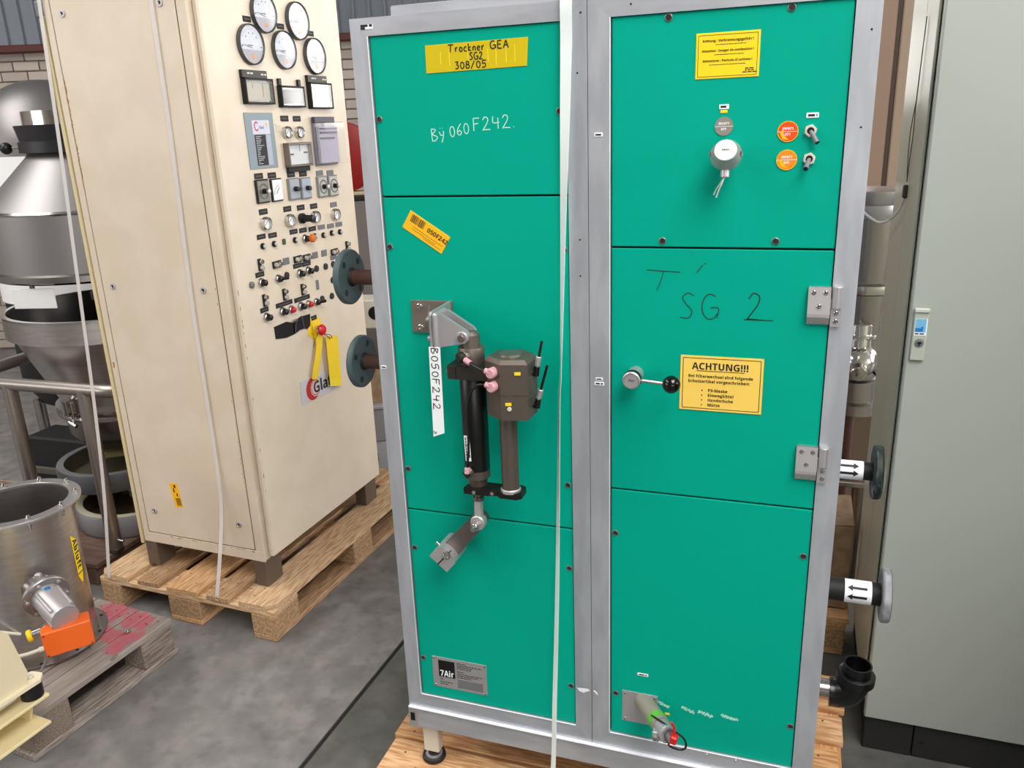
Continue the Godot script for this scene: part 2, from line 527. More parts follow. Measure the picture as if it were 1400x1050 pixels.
# ---------------------------------------------------------------- the hall
func hall() -> void:
	# floor slabs meet at an expansion joint that runs past the green cabinet
	var j0 := Vector2(-0.635, -1.888)
	var jd := (Vector2(-0.417, -2.452) - j0).normalized()
	var jn := Vector2(-jd.y, jd.x)
	var a := j0 - jd * 14.0
	var b := j0 + jd * 6.5
	var fl := struct("floor", MB.new().box(Vector3(0, -0.16, 2), Vector3(18.4, 0.2, 18.4)), M.floor)
	var sl := [Vector2(a.x, -a.y), Vector2(b.x, -b.y)]
	var left := [sl[0], sl[1], Vector2(-9.2, 7.2), Vector2(-9.2, -11.2)]
	var T := Transform3D(Basis(Vector3(1, 0, 0), Vector3(0, 0, -1), Vector3(0, 1, 0)), Vector3.ZERO)
	for s in 2:
		var off := 0.008 * (1.0 if s == 0 else -1.0)
		var pa := a - jn * off
		var pb := b - jn * off
		var far_x := -9.2 if s == 0 else 9.2
		var poly := [Vector2(pa.x, -pa.y), Vector2(pb.x, -pb.y), Vector2(far_x, -pb.y), Vector2(far_x, -pa.y)]
		part("slab", MB.new().prism(poly, -0.06, 0.0, T), M.floor if s == 0 else M.floor_b, fl)
	var jm := (a + b) * 0.5
	part("joint_strip", MB.new().box(Vector3(jm.x, -0.03, jm.y), Vector3(0.014, 0.05, a.distance_to(b)), 0.0, Basis(Vector3(0, 1, 0), atan2(jd.x, jd.y))), M.black_matt, fl)
	# rear wall: mortar backing with bricks, steel beam and profiled cladding above
	var wb := struct("wall_rear", MB.new().box(Vector3(0, 2.5, -7.17), Vector3(18.4, 5.0, 0.3)), M.mortar)
	var bw := 0.21
	var bh := 0.0755
	var rest := MB.new()
	var shapes := []
	for k in 3:
		shapes.append(MB.new().box(Vector3.ZERO, Vector3(bw - 0.010, bh - 0.009, 0.05), 0.004 + 0.001 * k))
	var rows := 32
	for r in rows:
		for c in 59:
			var x := -8.2 + c * bw + (0.0 if r % 2 == 0 else bw * 0.5)
			var y := 0.05 + r * bh
			if x > 4.0:
				continue
			var seen: bool = (x > -4.3 and x < -3.25 and y > 1.25) or (x > -1.5 and x < -0.75 and y > 0.2)
			if seen:
				part("brick", shapes[rng.randi() % 3], M.wallbrick[rng.randi() % 4], wb, Vector3(x, y, -7.018 + rng.randf() * 0.006))
			else:
				rest.box(Vector3(x, y, -7.02), Vector3(bw - 0.010, bh - 0.009, 0.05))
	var rb := part("brickwork", rest, M.wallbrick[0], wb)
	rb.set_meta("kind", "stuff")
	part("beam", MB.new().box(Vector3(-2, 2.437, -6.95), Vector3(14.2, 0.055, 0.12), 0.006), M.beam, wb)
	for s in 14:
		var prof := []
		var x0 := -9.0 + s * 1.0
		for k in 8:
			var q := x0 + k * 0.125
			prof.append_array([Vector2(q, 0), Vector2(q + 0.095, 0), Vector2(q + 0.100, 0.022), Vector2(q + 0.118, 0.022)])
		prof.append(Vector2(x0 + 1.0, 0))
		prof.append(Vector2(x0 + 1.0, -0.01))
		prof.append(Vector2(x0, -0.01))
		if x0 > 1.5 and x0 < 6.0:
			continue
		part("cladding_sheet", MB.new().prism(prof, 2.462, 4.95, Transform3D(Basis(Vector3(1, 0, 0), Vector3(0, 0, 1), Vector3(0, 1, 0)), Vector3(0, 0, -7.0))), M.clad, wb)
	struct("wall_left", MB.new().box(Vector3(-9.15, 2.5, 2), Vector3(0.3, 5.0, 18.4)), M.hallwall)
	struct("wall_right", MB.new().box(Vector3(9.15, 2.5, 2), Vector3(0.3, 5.0, 18.4)), M.hallwall)
	struct("wall_front", MB.new().box(Vector3(0, 2.5, 11.15), Vector3(18.4, 5.0, 0.3)), M.hallwall)
	struct("ceiling", MB.new().box(Vector3(0, 5.1, 2), Vector3(18.6, 0.2, 18.6)), M.ceil)
	struct("added_shade_wall", MB.new().box(Vector3(2.35, .80, -.70), Vector3(2.5, 1.6, .16), .01), mk(Color(.30, .30, .30), .8))  # unseen wall added to shade the lower grey cabinet and floor
	# daylight: roof lights and translucent wall panels
	var down := Basis(Vector3(1, 0, 0), PI / 2)
	var day := Color(1.0, 0.985, 0.97)
	glow_panel("window_1", Vector3(1.3, 4.94, 1.5), 2.6, 3.8, down, 33.0, day, 2.2)
	glow_panel("window_2", Vector3(-4.2, 4.94, -2.0), 2.0, 5.0, down, 17.0, day, 1.6)
	glow_panel("window_3", Vector3(1.6, 2.3, 10.96), 6.0, 3.2, Basis(Vector3(0, 1, 0), PI), 11.0, day, 1.6)
	glow_panel("window_4", Vector3(3.6, 2.75, -6.98), 3.6, 1.9, Basis(), 8.0, day, 1.3)
	glow_panel("window_5", Vector3(8.96, 3.2, 3.0), 5.0, 2.6, Basis(Vector3(0, 1, 0), -PI / 2), 30.0, day, 2.5)
	glow_panel("added_window_7", Vector3(8.96, 2.5, -4.3), 4.0, 2.8, Basis(Vector3(0, 1, 0), -PI / 2), 34.0, day, 2.4)  # panel out of view, added to brighten the cream door
	glow_panel("window_6", Vector3(-8.96, 3.0, 1.0), 5.0, 2.4, Basis(Vector3(0, 1, 0), PI / 2), 10.0, day, 1.3)

# ---------------------------------------------------------------- green two-bay cabinet
func screw_mesh(r: float) -> Array:
	var z := MB.ax(Vector3.ZERO, Vector3(0, 0, 1))
	var ring := MB.new().lathe([Vector2(r * 0.72, 0.0008), Vector2(r * 0.8, 0.002), Vector2(r, 0.0012), Vector2(r, -0.001)], z, 20).mesh()
	var head := MB.new().lathe([Vector2(0, 0.0006), Vector2(r * 0.72, 0.0008)], z, 16)
	head.box(Vector3(0, 0, 0.0012), Vector3(r * 0.9, r * 0.16, 0.0012), 0.0, Basis(Vector3(0, 0, 1), 0.6))
	head.box(Vector3(0, 0, 0.0012), Vector3(r * 0.16, r * 0.9, 0.0012), 0.0, Basis(Vector3(0, 0, 1), 0.6))
	return [ring, head.mesh()]

func sticker(called: String, parent: Node, c: Vector2, w: float, h: float, z: float, mat: Material, turn := 0.0) -> MeshInstance3D:
	return part(called, MB.new().box(Vector3.ZERO, Vector3(w, h, 0.0012), 0.0004), mat, parent, Vector3(c.x, c.y, z + 0.0006), Basis(Vector3(0, 0, 1), turn))

func bars(rows: Array, t: float) -> MB:
	# lines of print too small to read: [x0, x1, y]
	var b := MB.new()
	for r in rows:
		var x: float = r[0]
		while x < r[1] - 0.001:
			var w := rng.randf_range(1.5, 4.0) * t
			var e: float = min(x + w, r[1])
			b.ribbon([Vector2(x, r[2]), Vector2(e, r[2])], t, 0.0008, false)
			x = e + t * 0.7
	return b

func green_cabinet() -> void:
	var c := thing("drying_cabinet", "tall green two-bay cabinet with aluminium frame and drive cylinder on its left door", "cabinet", Vector3(-0.2537, 0, -1.7124), -0.34)
	var depth := 0.62
	# aluminium frame, mitred posts and rails of both bays
	var bays := [[-0.038, 0.437, 0.0, 0.398], [0.437, 0.920, 0.479, 0.879]]
	for b in bays:
		var x0: float = b[0]
		var x1: float = b[1]
		var p0: float = b[2]
		var p1: float = b[3]
		var y0 := 0.3265
		var y1 := 1.922
		var q0 := 0.368
		var q1 := 1.889
		var g := 0.0006
		var quads := [
			[Vector2(x0 + g, y0), Vector2(p0, q0), Vector2(p0, q1), Vector2(x0 + g, y1)],
			[Vector2(x1 - g, y0), Vector2(x1 - g, y1), Vector2(p1, q1), Vector2(p1, q0)],
			[Vector2(x0 + g, y1), Vector2(p0, q1), Vector2(p1, q1), Vector2(x1 - g, y1)],
			[Vector2(x0 + g, y0), Vector2(x1 - g, y0), Vector2(p1, q0), Vector2(p0, q0)]]
		for k in 4:
			part("frame_post" if k < 2 else "frame_rail", MB.new().prism(quads[k], -0.045, 0.004), M.alu if k < 2 else M.alu_h, c)
		var highlight := MB.new()
		highlight.box(Vector3((p0 + p1) / 2, q0 - 0.001, 0.0045), Vector3(p1 - p0, 0.0022, 0.003), 0.0006)
		highlight.box(Vector3(p0 - 0.001, (q0 + q1) / 2, 0.0042), Vector3(0.0018, q1 - q0, 0.002), 0.0006)
		part("edge_highlight", highlight, M.alu_highlight, c)  # pale strips painted in as the light catching the frame edges
		# dark backing behind the panels
		part("panel_gap", MB.new().box(Vector3((p0 + p1) / 2, (q0 + q1) / 2, -0.024), Vector3(p1 - p0, q1 - q0, 0.02)), M.gap, c)
	# carcass behind
	part("carcass", MB.new().box(Vector3(0.441, 1.125, -depth / 2 - 0.045), Vector3(0.95, 1.59, depth)), M.alu, c)
	part("top_trim", MB.new().box(Vector3(0.46, 1.934, -0.07), Vector3(0.86, 0.024, 0.06), 0.003), M.alu_h, c)
	# lower profile; its upper lip is coloured pale as a highlight
	part("base_profile", MB.new().box(Vector3(0.441, 0.2945, -0.012), Vector3(0.915, 0.062, 0.036), 0.003), M.alu_h, c)
	part("base_lip", MB.new().box(Vector3(0.441, 0.3245, 0.006), Vector3(0.955, 0.004, 0.012), 0.001), M.alu_highlight, c)
	for x in [-0.026, 0.908]:
		var cp := part("corner_cap", MB.new().box(Vector3(x, 0.2935, -0.012), Vector3(0.028, 0.064, 0.04), 0.002), M.castalu, c)
		part("cap_socket", MB.new().box(Vector3(x - 0.002, 0.295, 0.0085), Vector3(0.012, 0.024, 0.002), 0.0008), M.black, cp)
		for z in [-0.031, -0.58]:
			var lg := part("leg", MB.new().box(Vector3.ZERO, Vector3(0.042, 0.092, 0.03), 0.003), M.offwhite if z > -0.1 else M.alu, c, Vector3(0.004 if x < 0 else 0.878, 0.217, z))
			var ft := MB.new().lathe([Vector2(0, 0), Vector2(0.029, 0), Vector2(0.031, 0.004), Vector2(0.03, 0.012), Vector2(0.025, 0.015), Vector2(0.022, 0.012), Vector2(0.016, 0.012), Vector2(0.014, 0.022), Vector2(0.006, 0.024), Vector2(0.006, 0.04)], Transform3D(), 28)
			part("levelling_foot", ft, M.rubber, lg, Vector3(0, -0.073, 0))
			part("foot_pad", MB.new().lathe([Vector2(0, 0.0155), Vector2(0.0215, 0.0155), Vector2(0.0225, 0.0125)], Transform3D(), 24), M.castalu, lg, Vector3(0, -0.073, 0))
	# green panels
	var lr := [[1.5845, 1.889], [0.8775, 1.5825], [0.368, 0.8755]]
	var rr := [[1.487, 1.889], [0.9845, 1.485], [0.368, 0.9825]]
	var lsc := [[Vector2(0.009, 1.735), Vector2(0.383, 1.736)], [Vector2(0.010, 1.481), Vector2(0.387, 1.48), Vector2(0.011, 0.978), Vector2(0.387, 0.98)], [Vector2(0.012, 0.777), Vector2(0.387, 0.78), Vector2(0.011, 0.473), Vector2(0.387, 0.472)]]
	var rsc := [[Vector2(0.580, 1.881), Vector2(0.781, 1.882), Vector2(0.577, 1.499), Vector2(0.778, 1.5)], [], [Vector2(0.490, 0.881), Vector2(0.867, 0.881), Vector2(0.492, 0.475), Vector2(0.869, 0.474)]]
	var sm := screw_mesh(0.0068)
	var panels := []
	for s in 2:
		var px0 := 0.0 if s == 0 else 0.479
		var px1 := 0.398 if s == 0 else 0.879
		for i in 3:
			var y: Array = (lr if s == 0 else rr)[i]
			var m := 0.0018
			var ctr := Vector3((px0 + px1) / 2, (y[0] + y[1]) / 2, -0.005)
			var p := part("door" if s == 1 and i == 1 else "panel", MB.new().box(Vector3.ZERO, Vector3(px1 - px0 - 2 * m, y[1] - y[0] - m, 0.01), 0.0012), M.green, c, ctr)
			panels.append(p)
			for q in (lsc if s == 0 else rsc)[i]:
				part("screw_cup", sm[0], M.cup, p, Vector3(q.x - ctr.x, q.y - ctr.y, 0.0052))
				part("screw", sm[1], M.screw, p, Vector3(q.x - ctr.x, q.y - ctr.y, 0.0054))
	var z0 := 0.0004
	# yellow tape with hand lettering
	var tp := part("tape_label", MB.new().prism([Vector2(.1185, 1.815), Vector2(.322, 1.818), Vector2(.3255, 1.867), Vector2(.119, 1.865)], 0.0, 0.0008), M.tape_y, c, Vector3(0, 0, 0.0004))
	var w := MB.new()
	scrawl(w, "Trockner", Vector2(.166, 1.8500), 0.0130, 0.0022, 0.0012, 0.0, 0.0, 1.25)
	scrawl(w, "GEA", Vector2(.251, 1.851), 0.0135, 0.0022, 0.0012, 0.0, 0.0, 1.25)
	scrawl(w, "SG2", Vector2(.209, 1.8345), 0.0125, 0.0022, 0.0012)
	scrawl(w, "308/05", Vector2(.179, 1.8200), 0.0125, 0.0022, 0.0012, 0.0, 0.0, 1.4)
	part("handwriting", w, M.ink, tp)
	for x in [.150, .168, .206, .246, .262, .282, .299]:
		part("tape_crease", MB.new().box(Vector3(x, 1.841, 0.0008), Vector3(0.0012, rng.randf_range(.02, .042), 0.0006), 0.0002), M.crease, tp)
	# chalk marks
	w = MB.new()
	scrawl(w, "By", Vector2(.1215, 1.690), 0.023, 0.0018, 0.0005, 0.12, 0.1, 1.15)
	scrawl(w, "060", Vector2(.160, 1.697), 0.021, 0.0018, 0.0005, 0.12, 0.05, 1.15)
	scrawl(w, "F242.", Vector2(.210, 1.706), 0.0235, 0.0018, 0.0005, 0.0, 0.06, 1.18)
	part("chalk_handwriting", w, M.chalk, c)
	w = MB.new()
	w.ribbon([Vector2(.549, 1.444), Vector2(.575, 1.4425), Vector2(.611, 1.441)], 0.0017, 0.0005)
	w.ribbon([Vector2(.580, 1.442), Vector2(.576, 1.425), Vector2(.568, 1.405)], 0.0014, 0.0005)
	w.ribbon([Vector2(.641, 1.440), Vector2(.652, 1.455)], 0.0016, 0.0005)
	w.ribbon([Vector2(.653, 1.339), Vector2(.66, 1.375)].slice(0, 0) + [Vector2(.655, 1.457), Vector2(.657, 1.459)], 0.0016, 0.0005)
	scrawl(w, "S", Vector2(.612, 1.352), 0.050, 0.0018, 0.0005)
	scrawl(w, "G", Vector2(.652, 1.353), 0.048, 0.0018, 0.0005)
	scrawl(w, "2", Vector2(.735, 1.355), 0.050, 0.0022, 0.0005)
	w.ribbon([Vector2(.730, 1.355), Vector2(.782, 1.355)], 0.0018, 0.0005)
	part("pen_handwriting", w, M.ink_g, c)
	# barcode sticker, tilted
	var bs := sticker("barcode_sticker", c, Vector2(.0953, 1.5124), .1005, .0405, 0.0, M.orange_y, -0.573)
	var bb := MB.new()
	var bx := -.042
	while bx < -.008:
		var bwid: float = [.0008, .0014, .0022][rng.randi() % 3]
		bb.ribbon([Vector2(bx + bwid / 2, .0005), Vector2(bx + bwid / 2, .0165)], bwid, 0.0008, false)
		bx += bwid + [.0008, .0014][rng.randi() % 2]
	part("barcode", bb, M.ink, bs)
	text_part("050F242", .0095, M.ink, bs, Vector3(.0255, .006, .0008))
	part("small_print", bars([[-.03, .044, -.006], [-.03, .03, -.011], [0.0, .044, -.0145]], .0012), M.rust, bs)
	# type plate lower left
	var pl := sticker("type_plate", c, Vector2(.106, .440), .142, .087, 0.0, M.castalu)
	part("logo_field", MB.new().prism([Vector2(-.055, -.012), Vector2(-.012, -.012), Vector2(-.012, .035), Vector2(-.055, .035)], 0, .0005), M.black, pl, Vector3(0, 0, .0006))
	var lt := text_part("7Air", .0165, M.paper, pl, Vector3(-.0335, -.0015, .0012), Basis(), true, 1)
	lt.scale = Vector3(.82, 1.0, 1.0)
	part("small_print", bars([[-.006, .02, .034], [-.006, .058, .029], [-.006, .035, .024], [-.006, .03, .019], [-.006, .012, .01], [-.006, .058, .004], [-.006, .05, -.001], [-.006, .03, -.006], [-.053, -.045, -.019], [-.053, -.02, -.027], [-.053, -.03, -.033]], .0022), M.ink, pl)
	for q in [[-1, -1], [1, -1], [-1, 1], [1, 1]]:
		part("rivet", MB.new().lathe([Vector2(.0032, 0), Vector2(.0025, .0015), Vector2(0, .002)], MB.ax(Vector3.ZERO, Vector3(0, 0, 1)), 12), M.chrome, pl, Vector3(q[0] * .067, q[1] * .039, .0006))
	part("rating_field", MB.new().prism([Vector2(-.006, -.036), Vector2(.06, -.036), Vector2(.06, -.012), Vector2(-.006, -.012)], 0, .0003), M.greytag, pl, Vector3(0, 0, .0006))
	# yellow burn warning sign, upper right
	var wa := sticker("warning_sign", c, Vector2(.681, 1.815), .106, .0735, 0.0, M.yellow)
	text_part("Achtung : Verbrennungsgefahr !", .0040, M.ink, wa, Vector3(0, .024, .0008))
	text_part("Attention : Danger de combustion !", .0037, M.ink, wa, Vector3(0, .008, .0008))
	text_part("Attenzione : Pericolo di ustione !", .0038, M.ink, wa, Vector3(0, -.008, .0008))
	part("small_print", bars([[-.02, .03, .0175], [-.022, .028, .0015], [-.03, .03, -.0145]], .0012), M.ink, wa)
	part("sign_border", frame_lines(.098, .066, .0005), M.ink, wa, Vector3(0, 0, .0002))
	part("sign_emblem", bars([[.03, .045, -.0255], [.03, .045, -.0225], [.026, .049, -.0285]], .0018), M.ink, wa)
	# ACHTUNG sign on the door
	var ac := part("notice_sign", MB.new().prism([Vector2(.6165, 1.171), Vector2(.771, 1.171), Vector2(.771, 1.281), Vector2(.617, 1.281)], 0, .0012), M.sign_y, c, Vector3(0, 0, .0003))
	part("sign_border", frame_lines(.144, .101, .0008), M.ink, ac, Vector3(.694, 1.226, .0008))
	text_part("ACHTUNG!!!", .0135, M.ink, ac, Vector3(.692, 1.2605, .0014))
	part("underline", MB.new().ribbon([Vector2(.648, 1.2515), Vector2(.737, 1.2515)], .0012, .0016, false), M.ink, ac)
	text_part("Bei Filterwechsel sind folgende", .0058, M.ink, ac, Vector3(.632, 1.2405, .0014), Basis(), true, 0)
	text_part("Schutzartikel vorgeschrieben:", .0058, M.ink, ac, Vector3(.632, 1.2305, .0014), Basis(), true, 0)
	var k := 0
	for s in ["P3-Maske", "Einwegkittel", "Handschuhe", "Mütze"]:
		text_part(s, .0058, M.ink, ac, Vector3(.670, 1.2125 - k * .0098, .0014), Basis(), true, 0)
		part("bullet", MB.new().box(Vector3.ZERO, Vector3(.0022, .0022, .0004)), M.ink, ac, Vector3(.659, 1.2122 - k * .0098, .0014))
		k += 1
	# small tags
	for q in [[.457, 1.692, .016, .007], [.457, 1.213, .020, .0075], [.457, 1.2225, .015, .006], [-.027, 1.218, .013, .007], [.679, 1.7315, .0165, .008], [.825, 1.712, .020, .0085], [.553, .537, .024, .007]]:
		var st := sticker("tag_label", c, Vector2(q[0], q[1]), q[2], q[3], 0.004 if q[0] < 0 or (q[0] > .44 and q[0] < .47) else 0.0, M.paper)
		part("small_print", bars([[-q[2] * .36, q[2] * .38, 0.0]], q[3] * .42), M.ink, st)
	sticker("tag_label", c, Vector2(.679, 1.7235), .012, .005, 0.0, M.yellow)
	sticker("tag_label", c, Vector2(.609, .445), .0105, .0055, 0.0, M.yellow)
	var fl := sticker("maker_label", c, Vector2(.0, 1.9055), .026, .0085, 0.004, M.paper)
	part("label_print", bars([[-.013, .012, .0022], [-.013, -.003, -.0022]], .0042), M.ink, fl)
	# scuffs left by torn tape on the lowest right panel and on the centre posts
	var sc := MB.new()
	for q in [[.588, .474, .612, .464, .006], [.640, .472, .668, .463, .006], [.676, .468, .709, .461, .006], [.725, .470, .762, .464, .006]]:
		for j in 16:
			var f := j / 16.0
			var x: float = lerpf(q[0], q[2], f)
			var y: float = lerpf(q[1], q[3], f) + rng.randf_range(-.0015, .0015)
			sc.ribbon([Vector2(x, y - rng.randf_range(.002, .006)), Vector2(x + rng.randf_range(.001, .003), y + rng.randf_range(.001, .004))], .0020, .0006, false)
	part("tape_residue", sc, M.chalk, c)
	sc = MB.new()
	sc.prism([Vector2(.402, .472), Vector2(.428, .474), Vector2(.432, .470), Vector2(.424, .466), Vector2(.418, .462), Vector2(.408, .464)], .004, .0046)
	sc.prism([Vector2(.441, .473), Vector2(.447, .472), Vector2(.452, .463), Vector2(.447, .465)], .004, .0046)
	part("tape_residue", sc, M.paper, c)
	# holes in the frame
	var hm := MB.new().lathe([Vector2(.0018, 0.0003), Vector2(0, 0.0003)], MB.ax(Vector3.ZERO, Vector3(0, 0, 1)), 10).mesh()
	for q in [[.425, 1.90], [.418, 1.80], [.42, 1.50], [.515, 1.907], [.905, 1.84], [.902, 1.69], [.42, 1.43], [.79, 1.907]]:
		part("frame_hole", hm, M.black, c, Vector3(q[0], q[1], .0042))
	instruments(c)
	door_fittings(c)
	drive(c)
	side_ports(c)

func frame_lines(w: float, h: float, t: float) -> MB:
	var b := MB.new()
	for s in [-1.0, 1.0]:
		b.ribbon([Vector2(-w / 2, s * h / 2), Vector2(w / 2, s * h / 2)], t * 1.4, 0.0008, false)
		b.ribbon([Vector2(s * w / 2, -h / 2), Vector2(s * w / 2, h / 2)], t * 1.4, 0.0008, false)
	return b

func instruments(c: Node3D) -> void:
	var fz := MB.ax(Vector3.ZERO, Vector3(0, 0, 1))
	# temperature transmitter head
	var se := part("sensor_head", MB.new().lathe([Vector2(.012, -.032), Vector2(.020, -.021), Vector2(.0265, -.005), Vector2(.0265, .004), Vector2(.0190, .017), Vector2(.0190, .020), Vector2(0, .020)], MB.ax(Vector3.ZERO, Vector3(.02, .42, .9)), 28), M.castalu, c, Vector3(.689, 1.652, .042))
	part("sensor_lid", MB.new().lathe([Vector2(.0188, .020), Vector2(.0182, .0225), Vector2(0, .0230)], MB.ax(Vector3.ZERO, Vector3(.02, .42, .9)), 28), M.white, se)
	var tx := text_part("SENSOR", .002, M.ink_g, se, Vector3(0.0005, .0101, .0215), Basis(Vector3(1, 0, 0), -0.43))
	tx.name = "lid_print"
	part("neck", MB.new().cyl(Vector3(.692, 1.662, 0), Vector3(.692, 1.658, .03), .009, 16), M.castalu, c)
	part("cable_gland", MB.new().cyl(Vector3(.0, -.024, .004), Vector3(.0, -.037, .006), .0078, 12, .001), M.castalu, se)
	for s in [-1.0, 1.0]:
		part("lid_ear", MB.new().box(Vector3(s * .0255, .002, .006), Vector3(.005, .009, .007), .001), M.chrome, se)
	part("wire", MB.new().tube([Vector3(0, -.033, .006), Vector3(-.006, -.045, .006), Vector3(-.014, -.057, .0), Vector3(-.0185, -.067, -.004)], .0011, 6), M.offwhite, se)
	part("wire", MB.new().tube([Vector3(.001, -.033, .006), Vector3(-.004, -.046, .008), Vector3(-.010, -.060, .004), Vector3(-.0135, -.071, .0)], .0011, 6), M.white, se)
	# round inspection labels
	for q in [[.680, 1.699, .0158, 0], [.787, 1.687, .0172, 1], [.788, 1.640, .0172, 2]]:
		var d := part("round_label", MB.new().lathe([Vector2(q[2], -.0002), Vector2(q[2], .001), Vector2(0, .001)], fz, 32), [M.greytag, M.redlabel, M.orlabel][q[3]], c, Vector3(q[0], q[1], .0004))
		if q[3] == 0:
			(d as MeshInstance3D).material_override = mk(Color(.52, .50, .46), .5)
		part("divider", MB.new().ribbon([Vector2(-q[2] * .96, 0), Vector2(q[2] * .96, 0)], .0007, .0012, false), M.paper, d)
		text_part("09/071", .0042, M.paper, d, Vector3(0, .0048, .0010))
		text_part("071", .0042, M.paper, d, Vector3(0, -.0048, .0010))
		if q[3] > 0:
			part("label_rim", MB.new().lathe([Vector2(q[2] * .93, .0011), Vector2(q[2], .0011)], fz, 32), M.orange_y, d)
			var wear := MB.new()
			wear.prism([Vector2(-.013, -.002), Vector2(-.008, .004), Vector2(-.007, -.002), Vector2(-.004, -.008), Vector2(.002, -.014), Vector2(-.008, -.012)], .0010, .0012)
			part("worn_patch", wear, M.orange_y, d)
	# toggle switches
	for q in [[.8235, 1.687, .835, 1.664, .012], [.8245, 1.641, .820, 1.622, .022]]:
		var hex := []
		for i in 6:
			hex.append(Vector2(cos(i * PI / 3 + .3), sin(i * PI / 3 + .3)) * .0108)
		var sw := part("toggle_switch", MB.new().prism(hex, 0, .004), M.offwhite, c, Vector3(q[0], q[1], 0))
		part("switch_collar", MB.new().lathe([Vector2(.009, .004), Vector2(.0085, .007), Vector2(.006, .007), Vector2(.0055, .005), Vector2(0, .005)], fz, 18), M.offwhite, sw)
		part("switch_socket", MB.new().lathe([Vector2(.0058, .0072), Vector2(0, .0072)], fz, 16), M.black, sw)
		var tip := Vector3(q[2] - q[0], q[3] - q[1] + .004, q[4])
		part("toggle_lever", MB.new().cyl(Vector3(0, 0, .005), tip, .0034, 12, .0006, .0042), mk(Color(.45, .45, .48), .4), sw)
		part("lever_cap", MB.new().cyl(tip, tip + tip.normalized() * .0015, .004, 12), M.rubber, sw)

